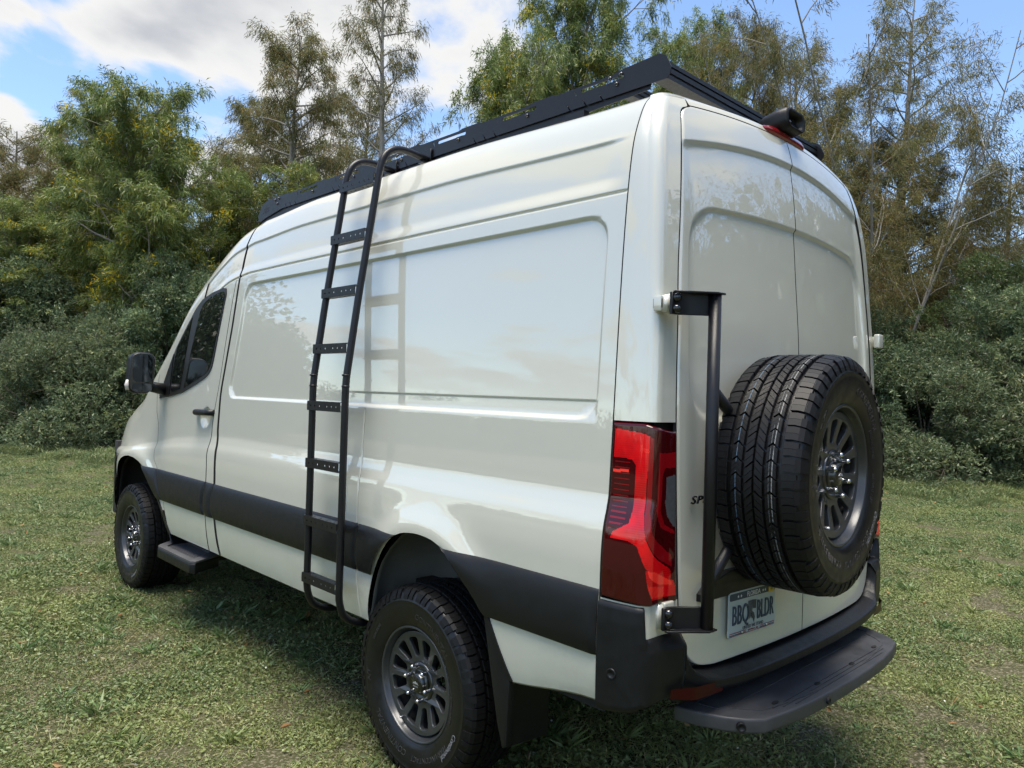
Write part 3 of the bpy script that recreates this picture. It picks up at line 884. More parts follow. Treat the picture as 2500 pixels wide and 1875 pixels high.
def lamp(sgn):
    NA, NB = (110, 190) if sgn < 0 else (56, 96)
    e = empty('tail_lamp', (0, 0, 0), parent=van)
    a = np.linspace(0, 1, NA); b = np.linspace(0, 1, NB)
    A, B = np.meshgrid(a, b, indexing='ij')
    # a runs from the side seam to the door gap; b from top to bottom
    top = 1.511-.024*S(.35, 1.0, A)
    Z = top+(.962-.010*A-top)*B
    # equalise along the wrapped curve
    qq = np.interp(a, [0, .106, .219, .34, .403, .46, .521, .58, .637, .686, .725, .742, .799, .841, .93, 1.0], [1, .9, .8, .7, .65, .6, .55, .5, .45, .4, .35, .32, .25, .2, .1, .02])
    Q = np.repeat(qq[:, None], NB, 1)
    x, y = corner(Q, Z, .008)
    edge = np.minimum(np.minimum(A, 1-A)*8, np.minimum(B, 1-B)*22)
    ins = .010*(1-S(0, .25, edge))
    cx_, cy_ = .80, -1.0
    nx, ny = x-cx_, (y-cy_)*.6; L = np.hypot(nx, ny); x = x-nx/L*ins; y = y-ny/L*ins
    P = np.stack([sgn*x, y, Z], -1)
    ac = (A[:-1, :-1]+A[1:, 1:])/2; bc = (B[:-1, :-1]+B[1:, 1:])/2
    zone = np.ones(ac.shape, int)                       # 1 smoked body
    red = [(.05, .035), (.54, .065), (.54, .13), (.50, .30), (.50, .50), (.58, .62), (.78, .74), (.92, .80), (.93, .86), (.80, .84), (.60, .78), (.45, .68), (.30, .655), (.10, .655), (.12, .62), (.30, .56), (.32, .49), (.32, .235), (.27, .205), (.05, .20)]
    zone[inpoly(ac, bc, red)] = 0
    mid = [(.52, .065), (.60, .07), (.60, .48), (.70, .60), (.93, .72), (.94, .79), (.78, .73), (.58, .61), (.51, .50)]
    zone[inpoly(ac, bc, mid)] = 2
    mid2 = [(.70, .14), (.97, .12), (.97, .21), (.80, .22), (.76, .27), (.76, .46), (.84, .54), (.96, .58), (.96, .60), (.80, .56), (.70, .47)]
    zone[inpoly(ac, bc, mid2)] = 2
    fin = inpoly(ac, bc, [(.03, .225), (.28, .215), (.29, .50), (.26, .56), (.06, .61), (.02, .60)])
    zone[fin] = 1
    lines = fin & ((bc*NB % 6) < 1.6) & (ac > .06) & (ac < .25)
    zone[lines] = 2
    zone[inpoly(ac, bc, [(.05, .268), (.24, .266), (.24, .282), (.05, .284)])] = 4
    clr = [(.83, .27), (.98, .25), (.98, .565), (.95, .555), (.86, .49), (.82, .42)]
    zone[inpoly(ac, bc, clr)] = 3
    low = [(.62, .80), (.72, .80), (.95, .87), (.97, .90), (.97, .955), (.74, .965), (.66, .89)]
    zone[inpoly(ac, bc, low)] = 0
    zone[inpoly(ac, bc, [(.66, .80), (.76, .805), (.94, .875), (.94, .895), (.80, .88), (.68, .83)])] = 5
    dia = inpoly(ac, bc, [(.66, .88), (.86, .90), (.86, .955), (.72, .955)]) & (((ac*60+bc*110).astype(int) % 2) == 0)
    zone[dia] = 6
    zone[inpoly(ac, bc, [(.40, .135), (.52, .135), (.52, .16), (.40, .155)]) & (((ac*70).astype(int)+(bc*110).astype(int)) % 2 == 0)] = 7
    F = grid_faces(NA, NB, flip=sgn > 0).reshape(NA-1, NB-1, 4)
    for k, (nm, mt) in enumerate((('red_lens', M_LRED), ('smoked_lens', M_LDARK), ('deep_red_lens', M_LMID), ('reversing_lens', M_LCLR), ('fin_light', M_LLED), ('bright_reflector', M_LLED), ('reflector_prisms', M_LLED), ('light_dots', M_LLED))):
        f = F[zone == k]
        u, inv = np.unique(f, return_inverse=True)
        o_ = mobj(nm, P.reshape(-1, 3)[u], inv.reshape(-1, 4), mt, e)
        if k in (1, 2, 6, 7): o_['kind'] = 'stuff'
    return e
lamp(-1); lamp(1)

# ------------------------------------------------------------------ hinges
def hinge(sgn, z, h):
    e = empty('door_hinge', (0, 0, 0), parent=van)
    bbox('hinge_leaf', (-.022, -.012, -h/2), (.030, .014, h/2), M_PAINT, e, .006, 3, Matrix.Translation((sgn*.882, -1.170, z)))
    v, f = tube([(sgn*.906, -1.158, z-h/2+.006), (sgn*.906, -1.158, z+h/2-.006)], .016, 16)
    mobj('hinge_barrel', v, f, M_PAINT, e)
    bbox('hinge_arm', (-.018, -.030, -h/2+.008), (.018, .0, h/2-.008), M_PAINT, e, .006, 2, Matrix.Translation((sgn*.918, -1.130, z)))
    bbox('hinge_shim', (-.004, -.02, -h/2+.016), (.004, .012, h/2-.016), M_SEAL, e, .002, 1, Matrix.Translation((sgn*.930, -1.140, z)))
    return e
for sgn in (-1, 1):
    hinge(sgn, 1.885, .064)
    if sgn < 0: hinge(sgn, .918, .085)

# ------------------------------------------------------------------ spare wheel carrier
car = empty('spare_carrier', (0, 0, 0), parent=van)
PX, PY = -.810, -1.272
v, f = tube([(PX, PY, .885), (PX, PY, 1.4), (PX, PY, 1.918)], .0195, 20)
mobj('post', v, f, M_RACK, car)
for zc, sg in ((1.884, 1), (.918, -1)):
    # bracket: plate from the hinge out to the post, with a web plate
    pl = [(-.928, -1.192), (-.90, -1.196), (-.845, -1.235), (-.79, -1.288), (-.772, -1.30), (-.80, -1.304), (-.85, -1.262), (-.925, -1.204)]
    rows = np.array([[(p[0], p[1], zc-.034) for p in [(-.928, -1.200), (-.900, -1.203), (-.868, -1.222), (-.840, -1.246), (-.815, -1.258)]], [(p[0], p[1], zc+.034) for p in [(-.928, -1.200), (-.900, -1.203), (-.868, -1.222), (-.840, -1.246), (-.815, -1.258)]]])
    prism('bracket_plate', [(-.930, -1.186), (-.900, -1.189), (-.862, -1.212), (-.835, -1.238), (-.800, -1.262), (-.800, -1.270), (-.840, -1.248), (-.868, -1.222), (-.900, -1.200), (-.930, -1.197)], 'z', zc-.034, zc+.034, M_RACK, car, .0015, 1)
    prism('bracket_web', [(-.930, -1.199), (-.868, -1.224), (-.828, -1.250), (-.787, -1.262), (-.787, -1.296), (-.828, -1.293), (-.90, -1.235), (-.930, -1.212)], 'z', zc+sg*.034-.003, zc+sg*.034+.003, M_RACK, car, .001, 1)
    for dz in (-.017, .017):
        v, f = lathe([(0, .0145), (.006, .0145), (.012, .012), (.016, .006), (.017, 0)], 16)
        q = Vector((-1, 0, 0)).rotation_difference(Vector((-.12, -1, 0)).normalized()).to_matrix()
        mobj('bracket_bolt', np.array([q @ Vector(p) for p in v])+np.array((-.912, -1.199, zc+dz)), f, M_BLACK, car)
SPX, SPY, SPZ = -.345, -1.372, 1.352      # centre of the spare tyre
for z_a, z_b in ((1.62, 1.42), (1.02, 1.25)):
    v, f = tube([(PX, PY, z_a), (-.60, -1.245, (z_a+z_b)/2), (SPX, -1.225, z_b)], .0185, 16)
    mobj('carrier_arm', v, f, M_RACK, car)
v, f = lathe([(-.02, .10), (0, .10), (.004, .095), (.004, 0)], 32)
q = Matrix.Rotation(math.pi/2, 3, 'Z')
mobj('mount_plate', np.array([q @ Vector(p) for p in v])+np.array((SPX, -1.235, SPZ)), f, M_RACK, car)
v, f = tube([(SPX, -1.19, SPZ), (SPX, -1.36, SPZ)], .04, 16); mobj('mount_tube', v, f, M_RACK, car)

# ------------------------------------------------------------------ wheels
def tyre_meshes():
    prof = [(-.100, .228), (-.114, .236), (-.126, .262), (-.1325, .30), (-.1335, .325), (-.131, .352), (-.124, .374), (-.114, .386), (-.100, .3885), (-.05, .388), (0, .389), (.05, .388), (.100, .3885), (.114, .386), (.124, .374), (.131, .352), (.1320, .346), (.1335, .344), (.1335, .341), (.1325, .339), (.1335, .325), (.1325, .30), (.126, .262), (.120, .246), (.114, .236), (.100, .228)]
    base = lathe(prof, 128)
    parts = []
    N = 52
    def blk(a0, a1, th0, th1, sk0, sk1, rt=.4025, rb=.384, zig=0.0, drop=0.0):
        """one tread block between axial a0..a1; angular start/end at each side with skew"""
        c = 2*np.pi/N
        na = 3
        V = []
        for lev, inset in ((rb, 0), (rt-.0015, 0.0), (rt, .0012)):
            for i in range(na):
                s_ = i/(na-1); ax = a0+(a1-a0)*s_
                zz = zig*(1-abs(2*s_-1))
                rr = lev-drop*(s_ if a1 > 0 and abs(a1) > abs(a0) else (1-s_))*(1 if lev > rb else 1)
                axx = ax+(inset if i == 0 else (-inset if i == na-1 else 0))
                for th in (th0+(sk0 if i == 0 else (sk1 if i == na-1 else (sk0+sk1)/2))+zz, th1+(sk0 if i == 0 else (sk1 if i == na-1 else (sk0+sk1)/2))+zz):
                    t_ = th*c+(inset/.4 if th < (th0+th1)/2+zz+max(sk0, sk1)*0+((sk0+sk1)/2) else -inset/.4)*0
                    V.append((-axx, rr*math.cos(t_), rr*math.sin(t_)))
        F = []
        for L in range(2):
            o = L*na*2
            for i in range(na-1):
                for s_ in (0, 1):
                    p = [o+2*i+s_, o+2*(i+1)+s_, o+2*(i+1)+s_+na*2, o+2*i+s_+na*2]
                    F.append(tuple(p if s_ else p[::-1]))
            for i in (0, na-1):
                p = [o+2*i, o+2*i+1, o+2*i+1+na*2, o+2*i+na*2]
                F.append(tuple(p[::-1] if i else p))
        o = 2*na*2
        for i in range(na-1): F.append((o+2*i, o+2*i+1, o+2*i+3, o+2*i+2))
        return np.array(V), F
    for k_ in range(N):
        j = .06*math.sin(k_*2.4)
        k = k_+j*.3
        # shoulders (two pieces split by a sipe)
        for sd in (-1, 1):
            ph = .5 if sd > 0 else 0
            for p0, p1 in ((.0, .42), (.44, .86)):
                parts.append(blk(*( (.077, .116) if sd > 0 else (-.116, -.077)), k+ph+p0, k+ph+p1, 0, 0, zig=.05, drop=.009))
            # shoulder lug running down the sidewall
            wd = .86 if k_ % 2 else .55
            c = 2*np.pi/N; V = []
            for (ax, rr) in ((.112, .396), (.1235, .386), (.1315, .366), (.1345, .352)):
                for th in (k+ph, k+ph+wd*(1 if rr > .37 else .8)):
                    V.append((-sd*ax, rr*math.cos(th*c), rr*math.sin(th*c)))
            for (ax, rr) in ((.105, .384), (.112, .378), (.121, .364), (.126, .352)):
                for th in (k+ph, k+ph+wd*(1 if rr > .37 else .8)):
                    V.append((-sd*ax, rr*math.cos(th*c), rr*math.sin(th*c)))
            F = []
            for i in range(3):
                F.append((2*i, 2*i+1, 2*i+3, 2*i+2))
                F.append((2*i, 2*i+2, 8+2*i+2, 8+2*i)); F.append((2*i+3, 2*i+1, 8+2*i+1, 8+2*i+3))
            F.append((6, 7, 15, 14))
            parts.append((np.array(V), F))
            # chevron row
            a_ = (.034, .064) if sd > 0 else (-.064, -.034)
            for p0, p1 in ((.0, .27), (.29, .56), (.58, .85)):
                parts.append(blk(*a_, k+p0, k+p1, 0, 0, zig=.28))
        # centre rib: slanted pairs
        for p0, p1 in ((.0, .40), (.44, .86)):
            parts.append(blk(-.026, -.003, k+p0, k+p1, -.45, .0))
            parts.append(blk(.003, .026, k+p0+.25, k+p1+.25, .0, -.45))
    tread = join(parts)
    for m_ in (base, tread): m_[0][:, 0] = m_[0][:, 0]*1.12+.0160
    return base, tread
M_TREAD, tt, tb = principled('tread_rubber', (.017, .017, .018), .55, spec=.25)
tc = tt.add('ShaderNodeTexCoord'); nn = tt.noise(tc.outputs['Object'], 25, 4)
tt.link(tt.mix(nn.outputs[0], (.003, .003, .0033), (.008, .008, .0085)), tb.inputs['Base Color'])
M_TREADN, t2, b2 = principled('new_tread_rubber', (.017, .017, .018), .52, spec=.28)
tc = t2.add('ShaderNodeTexCoord'); sp = t2.add('ShaderNodeSeparateXYZ'); t2.link(tc.outputs['Object'], sp.inputs[0])
nn = t2.noise(tc.outputs['Object'], 25, 4); n3 = t2.noise(tc.outputs['Object'], 30, 2)
base_ = t2.mix(nn.outputs[0], (.0035, .0035, .004), (.008, .008, .009))
rad = t2.math('SQRT', t2.math('ADD', t2.math('POWER', sp.outputs[1], 2), t2.math('POWER', sp.outputs[2], 2)))
top_ = t2.smooth(rad, .4005, .4015)
def stripe(x0, w):
    d = t2.math('ABSOLUTE', t2.math('SUBTRACT', sp.outputs[0], x0))
    return t2.math('MULTIPLY', t2.math('MULTIPLY', t2.smooth(d, w, w*.6), top_), t2.smooth(n3.outputs[0], .38, .5))
base_ = t2.mix(stripe(-.044, .0018), base_, (.20, .205, .205))
base_ = t2.mix(stripe(-.034, .0010), base_, (.12, .125, .125))
base_ = t2.mix(stripe(.072, .0018), base_, (.07, .12, .18))
t2.link(base_, b2.inputs['Base Color'])
TY, TR_ = tyre_meshes()
ME_TYRE = mesh_data('tyre', TY[0], TY[1], M_RUBBER)
ME_TREAD = mesh_data('tread', TR_[0], TR_[1], M_TREAD, False)
ME_TREADN = mesh_data('tread', TR_[0], TR_[1], M_TREADN, False)
def arc_text(s_, size, r, a_mid, ax, shear=0.0, spacing=1.0, extrude=.0008, up=1):
    """raised letters bent round the wheel axis; a_mid in degrees measured from the top, clockwise seen from outside"""
    v, f = text_vf(s_, size, extrude, shear, spacing)
    w_ = v[:, 0].max()-v[:, 0].min()
    th = math.radians(a_mid)+up*v[:, 0]/r
    rr = r+up*v[:, 1]
    # seen from -X with Z up, the right hand is -Y
    return np.stack([-(ax+v[:, 2]), -rr*np.sin(th), rr*np.cos(th)], -1), f
M_LETTER = simple('raised_rubber', (.030, .030, .032), .45)
M_LETTERG = simple('grey_letter_print', (.16, .165, .18), .5)
def sidewall(r): return float(np.interp(r, [.236, .262, .30, .325, .344], [.114, .126, .1325, .1335, .1335]))
lets = []
for s_, sz, r, a, sh in (('CONTINENTAL', .036, .288, 28, .2), ('TERRAINCONTACT', .030, .292, 150, .2), ('A/T', .034, .306, 262, 0), ('CONTINENTAL', .036, .288, 208, .2), ('TRACTION', .018, .300, 302, 0), ('265/70R17 115T', .016, .262, 95, 0), ('MAX LOAD 1215 KG', .012, .258, 60, 0)):
    v, f = arc_text(s_, sz, r, a, 0, sh)
    rr = np.hypot(v[:, 1], v[:, 2]); v[:, 0] -= np.interp(rr, [.236, .262, .30, .325, .344], [.114, .126, .1325, .1335, .1335])+.0002
    lets.append(mesh_data('sidewall_lettering', v, f, M_LETTER, False))
ME_LET = lets
v, f = arc_text('Continental', .030, .312, 122, 0, .25)
rr = np.hypot(v[:, 1], v[:, 2]); v[:, 0] -= np.interp(rr, [.236, .262, .30, .325, .344], [.114, .126, .1325, .1335, .1335])+.0003
ME_LETG = mesh_data('sidewall_print', v, f, M_LETTERG, False)
# rim
FA = .082                                              # axial place of the wheel face
rim_prof = [(-.10, .205), (-.10, .232), (-.095, .236), (.108, .236), (.1125, .2365), (.114, .234), (.114, .228), (.111, .2255), (.104, .2245), (.098, .221), (.088, .2185), (.080, .212), (.072, .2065), (.068, .2045), (.02, .203), (-.10, .198)]
v, f = lathe(rim_prof, 96); ME_RIM = mesh_data('rim_barrel', v, f, M_RIM)
slots = []
for i in range(12):
    a = 2*math.pi*(i+.5)/12
    # rounded slot, wider at the outside
    pts = []
    for r_, hw in ((.103, .007), (.105, .0125), (.111, .0175), (.122, .0200), (.150, .0262), (.166, .0305), (.176, .0310), (.183, .0275), (.187, .020), (.188, .011)):
        pts.append((r_, hw))
    loop = [(r_, -hw*1.0) for r_, hw in pts]+[(r_, hw*1.0) for r_, hw in pts[::-1]]
    slots.append([(x*math.cos(a)-y*math.sin(a), x*math.sin(a)+y*math.cos(a)) for x, y in loop])
v, f = curve_mesh([circle(0, 0, .2075, 96), circle(0, 0, .040, 32)]+slots, .007, .0028, 2)
rad_ = np.hypot(v[:, 0], v[:, 1])
dish = -.018*S(.20, .12, rad_)*0+.012*S(.12, .205, rad_)*0
ME_FACE = mesh_data('wheel_face', np.stack([-(FA+v[:, 2]-.016*S(.205, .10, rad_)), v[:, 0], v[:, 1]], -1), f, M_RIM)
ME_FACE.set_sharp_from_angle(angle=math.radians(35))
fc = FA-.016+.010
v, f = lathe([(fc-.01, .084), (fc+.003, .084), (fc+.006, .081), (fc+.006, .064), (fc+.003, .060), (fc+.003, .046), (fc+.010, .043), (fc+.022, .041), (fc+.026, .037), (fc+.026, .034)], 48)
ME_HUB = mesh_data('hub_ring', v, f, simple('machined_ring', (.10, .104, .108), .28, 1.0))
v, f = lathe([(fc+.020, .0345), (fc+.025, .034), (fc+.027, .031), (fc+.028, 0)], 40)
ME_CAP = mesh_data('hub_cap', v, f, M_BLACK)
v, f = lathe([(-.012, .009), (.018, .009), (.026, .0085), (.030, .007), (.0325, .004), (.033, 0)], 12)
ME_NUT = mesh_data('lug_nut', v, f, M_CHROME)
v, f = lathe([(-.03, .004), (.012, .004), (.013, .0055), (.026, .0055), (.028, .004), (.028, 0)], 10)
ME_VALVE = mesh_data('valve_stem', v, f, simple('valve_cap', (.55, .55, .56), .3, .9))
lets = []
for a in (32, 212): lets.append(arc_text('METHOD', .013, .097, a, fc+.0012, 0, 1.25, .0012))
M_RLET = simple('rim_letters', (.22, .225, .23), .3, .8)
ME_FLET = [mesh_data('rim_lettering', a_, b_, M_RLET, False) for a_, b_ in lets]
mv = [(-.020, -.004), (-.013, .004), (-.009, .002), (-.003, .008), (.004, .003), (.009, .007), (.020, -.003), (.012, -.001), (.004, -.002), (-.008, -.0015)]
v, f = curve_mesh([mv], .0006); v2, f2 = text_vf('methOd', .010, .0004)
v2 = v2+np.array([0, -.011, 0])
cv, cf = join([(v, f), (v2, f2)])
ME_EMB = mesh_data('cap_emblem', np.stack([-(fc+.0285+cv[:, 2]), -cv[:, 0], cv[:, 1]], -1), cf, simple('emblem_silver', (.42, .46, .52), .3, .6), False)
v, f = lathe([(-.06, .06), (-.06, .17), (-.045, .17), (-.045, .06)], 48); ME_DISC = mesh_data('brake_disc', v, f, simple('cast_iron', (.05, .047, .045), .55, .7))
def wheel(name, loc, rotz, spin, tread, brake=True, flat=0.0):
    e = empty(name, loc, (0, 0, rotz), van)
    sp_ = math.radians(spin)
    def ch(nm, me):
        o = bpy.data.objects.new(nm, me); link(o, e); o.rotation_euler = (sp_, 0, 0); return o
    ch('tyre', ME_TYRE); ch('tread', tread); [ch('sidewall_lettering', m_) for m_ in ME_LET]; ch('sidewall_print', ME_LETG)
    ch('rim_barrel', ME_RIM); ch('wheel_face', ME_FACE); ch('hub_ring', ME_HUB); ch('hub_cap', ME_CAP); [ch('rim_lettering', m_) for m_ in ME_FLET]; ch('cap_emblem', ME_EMB)
    for i in range(6):
        a = math.radians(60*i+12)+sp_
        o = bpy.data.objects.new('lug_nut', ME_NUT); link(o, e); o.location = (-(fc+.006), .0695*math.cos(a), .0695*math.sin(a))
    o = bpy.data.objects.new('valve_stem', ME_VALVE); link(o, e)
    a = math.radians(-150 if name != 'spare_wheel' else -147); o.location = (-.082, -.196*math.sin(-a)*-1, .196*math.cos(a)) ; o.rotation_euler = (0, 0, math.radians(12))
    if brake: ch('brake_disc', ME_DISC)
    return e
wheel('wheel', (-.852, 0.0, .370), 0, 0, ME_TREAD)
wheel('wheel', (-.852, 3.665, .400), 0, 25, ME_TREAD)
wheel('wheel', (.852, 0.0, .370), math.pi, 10, ME_TREAD)
wheel('wheel', (.852, 3.665, .400), math.pi, 70, ME_TREAD)
wheel('spare_wheel', (SPX, SPY, SPZ), math.pi/2+math.radians(3), 8, ME_TREADN, False)
# mud flaps
for sgn in (-1, 1):
    prism('mud_flap', [(sgn*.735, .29), (sgn*.975, .31), (sgn*.985, .40), (sgn*.978, .775), (sgn*.93, .79), (sgn*.74, .70)], 'y', -.560, -.548, M_PLASTIC, van, .003, 1)
    prism('mud_flap_edge', [(-.472, .772), (-.446, .765), (-.535, .40), (-.565, .32), (-.585, .33), (-.595, .56)], 'x', sgn*.955, sgn*.990, M_PLASTIC, van, .006, 2)
    prism('front_mud_flap', [(2.80, .50), (2.775, .48), (2.90, .66), (3.0, .75), (3.02, .73)], 'x', sgn*.84, sgn*.975, M_PLASTIC, van, .004, 1)
# steps below the front doors
for sgn in (-1, 1):
    o_ = [(sgn*.84, 2.30), (sgn*1.035, 2.19), (sgn*1.062, 2.215), (sgn*1.062, 2.79), (sgn*1.035, 2.83), (sgn*.84, 3.0)]
    st = prism('cab_step', o_, 'z', .405, .470, M_PLASTIC, van, .010, 3)
    inner = [(sgn*.865, 2.40), (sgn*1.015, 2.275), (sgn*1.015, 2.755), (sgn*.865, 2.90)]
    v, f = curve_mesh([[(p[0], p[1]) for p in o_], inner], .006)
    mobj('step_rim', v*np.array([.985, 1, 1])+np.array([sgn*.012, 0, .4775]), f, M_STEPL, st, False)
    for xx in np.arange(.872, 1.012, .0135):
        y0_ = np.interp(xx, [.865, 1.015], [2.41, 2.285]); y1_ = np.interp(xx, [.865, 1.015], [2.89, 2.75])
        v, f = box_vf((sgn*xx-.0035, y0_, .4705), (sgn*xx+.0035, y1_, .4765)); mobj('step_rib', v, f, M_STEPL, st, False)
    for yy in (2.42, 2.78):
        v, f = box_vf((sgn*.80-.06, yy-.02, .42), (sgn*.80+.06, yy+.02, .57)); mobj('step_hanger', v, f, M_UNDER, st, False)

# ------------------------------------------------------------------ roof rack
rack = empty('roof_rack', (0, 0, 0), parent=van)
RK = 1.033
def rk_y(y): return -2.49+(y+2.49)*RK
def rk_z(z): return 1.596+(z-1.596)*RK
def rack_panel(sgn):
    X = sgn*.655
    z0, z1 = 2.690, 2.776
    def yz(v, f, nm, x_off, mat=M_RACK):
        return mobj(nm, np.stack([X+sgn*(x_off+v[:, 2]), rk_y(v[:, 0]), rk_z(v[:, 1])], -1), f if sgn > 0 else [q[::-1] for q in f], mat, rack, False)
    # outer plate with stepped lower edge and slots
    low = [(-1.015, z0-.006), (-.97, z0-.004)]
    notch = []
    for yc in (-.735, -.655, -.575, -.15, -.085, -.02, .49, .555, .62, 1.05, 1.115, 1.18, 1.62, 1.68, 1.74):
        notch.append(yc)
    low_edge = [(-1.018, z0-.004)]
    for yc in sorted(notch):
        low_edge += [(yc-.003, z0-.003), (yc+.014, z0+.020), (yc+.020, z0+.020), (yc+.004, z0-.003)]
    low_edge += [(1.80, z0-.002), (2.02, z0-.030), (2.105, z0-.045)]
    top_edge = [(2.128, z0+.0), (2.06, z1-.022), (2.02, z1-.010), (1.98, z1-.004)]
    ups = [1.72, 1.28, .84, .40, -.04, -.48, -.92]
    for i in range(len(ups)-1):
        a, b = ups[i], ups[i+1]
        top_edge += [(a, z1-.004), (a-.02, z1-.010), (b+.14, z1-.010), (b+.115, z1-.004)]
    top_edge += [(-.90, z1+.002), (-.985, z1+.006), (-1.012, z1-.010), (-1.034, z1-.055), (-1.030, z0+.012)]
    outer = low_edge+top_edge
    holes = []
    for a in (1.50, 1.06, .62, .18, -.26, -.70):
        holes.append(rrect(a-.13, z1-.036, a+.07, z1-.022, .006, 3))
        holes.append([(a+.095, z1-.040), (a+.100, z1-.040), (a+.108, z1-.018), (a+.103, z1-.018)])
    # maker's mark at the front end
    for i in range(3):
        holes.append([(2.028-i*.018, z0+.004), (2.022-i*.018, z0+.004), (2.006-i*.018, z0+.036), (2.012-i*.018, z0+.036)])
    holes.append([(2.058, z0+.000), (2.050, z0+.000), (2.040, z0+.010), (2.046, z0+.012)])
    holes.append([(2.044, z0+.024), (2.034, z0+.034), (2.026, z0+.036), (2.030, z0+.026)])
    v, f = curve_mesh([outer]+holes, .002)
    yz(v, f, 'side_panel', .0)
    # lower mounting plate behind it
    v, f = curve_mesh([[(-.94, 2.672), (-.60, 2.660), (.0, 2.655), (1.0, 2.652), (1.85, 2.640), (2.09, 2.628), (2.09, 2.66), (1.8, 2.71), (-.95, 2.71)]], .002)
    yz(v, f, 'mount_plate', -.010)
    for i, yy in enumerate((1.86, 1.42, .98, .54, .10, -.34, -.80)):
        pts = [(yy, z1-.050)]
        if i in (0, 2, 3, 6): pts += [(yy-.02, z1-.020), (yy+.03, z1-.022)]
        else:
            pts += []
        for (py, pz) in pts:
            v, f = lathe([(0, .0085), (.004, .0085), (.008, .006), (.009, 0)], 10)
            v = v*np.array([-1 if sgn > 0 else 1, 1, 1])
            mobj('bolt', v+np.array([X+sgn*.002, rk_y(py), rk_z(pz)]), f, M_BLACK, rack)
    for yy in (-.55, .35, 1.35):
        v, f = box_vf((X-.02, yy-.05, 2.650), (X+.012, yy+.05, 2.700)); mobj('mount_foot', v, f, M_RACK, rack, False)
rack_panel(-1); rack_panel(1)
barp = [(-.022, 0), (.022, 0), (.022, .012), (.018, .012), (.018, .020), (.022, .020), (.022, .034), (.018, .034), (.018, .040), (.022, .040), (.022, .052), (-.022, .052), (-.022, .040), (-.018, .040), (-.018, .034), (-.022, .034), (-.022, .020), (-.018, .020), (-.018, .012), (-.022, .012)]
for i, yy in enumerate((-.975, -.80, -.34, .10, .54, .98, 1.42, 1.86)):
    prism('crossbar', [(rk_y(yy)+p[0]*(1.3 if i == 0 else 1), 2.735+p[1]*(1.2 if i == 0 else .9)) for p in barp], 'x', -.652, .652, M_RACK, rack, 0)

# ------------------------------------------------------------------ side ladder
lad = empty('side_ladder', (0, 0, 0), parent=van)
RY = (.405, .695)
LX = [(.50, -1.088), (1.62, -1.088), (2.04, -1.032), (2.30, -.992), (2.56, -.952)]
def lx(z): return float(np.interp(z, [p[0] for p in LX], [p[1] for p in LX]))
for ry in RY:
    pts = [(-.78, ry, .525), (-.98, ry, .525), (-1.06, ry, .565), (-1.088, ry, .64), (-1.088, ry, 1.62), (lx(2.0), ry, 2.0), (lx(2.56), ry, 2.56)]
    top_ = [(-.945+.0, ry, 2.605), (-.928, ry, 2.665), (-.898, ry, 2.702), (-.855, ry, 2.722), (-.805, ry, 2.727), (-.745, ry, 2.722), (-.665, ry, 2.712)]
    v, f = tube(smooth_path(pts+top_, .05, 6), .0165, 18)
    mobj('rail', v, f, M_RACK, lad)
    for zz in (1.60, 1.65):
        v, f = tube([(-1.088, ry, zz-.004), (-1.088, ry, zz+.004)], .0180, 18); mobj('rail_joint', v, f, M_RACK, lad)
    bbox('hook_bracket', (-.668, ry-.025, 2.694), (-.662, ry+.025, 2.765), M_RACK, lad, .001, 1)
    v, f = box_vf((-.71, ry-.022, 2.690), (-.663, ry+.022, 2.697)); mobj('hook_foot', v, f, M_RACK, lad, False)
for zz in (.697, .966, 1.236, 1.506, 1.774, 2.040, 2.303, 2.563):
    x_ = lx(zz); y0_, y1_ = RY[0]+.008, RY[1]+.016
    hs = [circle(RY[0]+.045+d, zz, .0048, 10) for d in (0, .040, .080)]+[circle(RY[1]-.018-d, zz, .0048, 10) for d in (0, .040, .080)]
    v, f = curve_mesh([rrect(y0_, zz-.021, y1_, zz+.021, .002, 2)]+hs, .0012)
    front = (np.stack([x_-.019-v[:, 2], v[:, 0], v[:, 1]], -1), f)
    hs2 = [circle(RY[0]+.045+d, .0, .0048, 10) for d in (0, .040, .080)]+[circle(RY[1]-.018-d, .0, .0048, 10) for d in (0, .040, .080)]
    sl = []
    for d in (.04, .10, .16, .22): sl.append([(RY[0]+d, -.014), (RY[0]+d+.004, -.014), (RY[0]+d+.030, .012), (RY[0]+d+.026, .012)])
    v, f = curve_mesh([rrect(y0_, -.019, y1_, .019, .001, 2)]+sl, .0012)
    topp = (np.stack([x_+v[:, 1], v[:, 0], zz+.021+v[:, 2]], -1), f)
    v, f = curve_mesh([rrect(y0_, -.019, y1_, .019, .001, 2)]+hs2, .0012)
    bot = (np.stack([x_+v[:, 1], v[:, 0], zz-.021+v[:, 2]], -1), f)
    v, f = join([front, topp, bot]); mobj('rung', v, f, M_RACK, lad, False)

# ------------------------------------------------------------------ high brake lamp and camera
bl = empty('brake_lamp_camera', (0, 0, 0), parent=van)
xs_ = np.linspace(-.185, .185, 21); rows = []
for dy, dz in ((.030, .018), (-.004, .022), (-.022, .016), (-.026, .002), (-.020, -.012), (.01, -.016)):
    k_ = np.sqrt(np.clip(1-(xs_/.19)**6, .02, 1))
    rows.append(np.stack([xs_, -1.088+dy*k_-.0+.03*(xs_/.83)**2, 2.640+dz*k_-.05*(xs_/.8)**2], -1))
P = np.array(rows); mobj('brake_lens', P.reshape(-1, 3), grid_faces(len(rows), 21), simple('brake_lens', (.22, .006, .010), .1, 0, 1.0), bl)
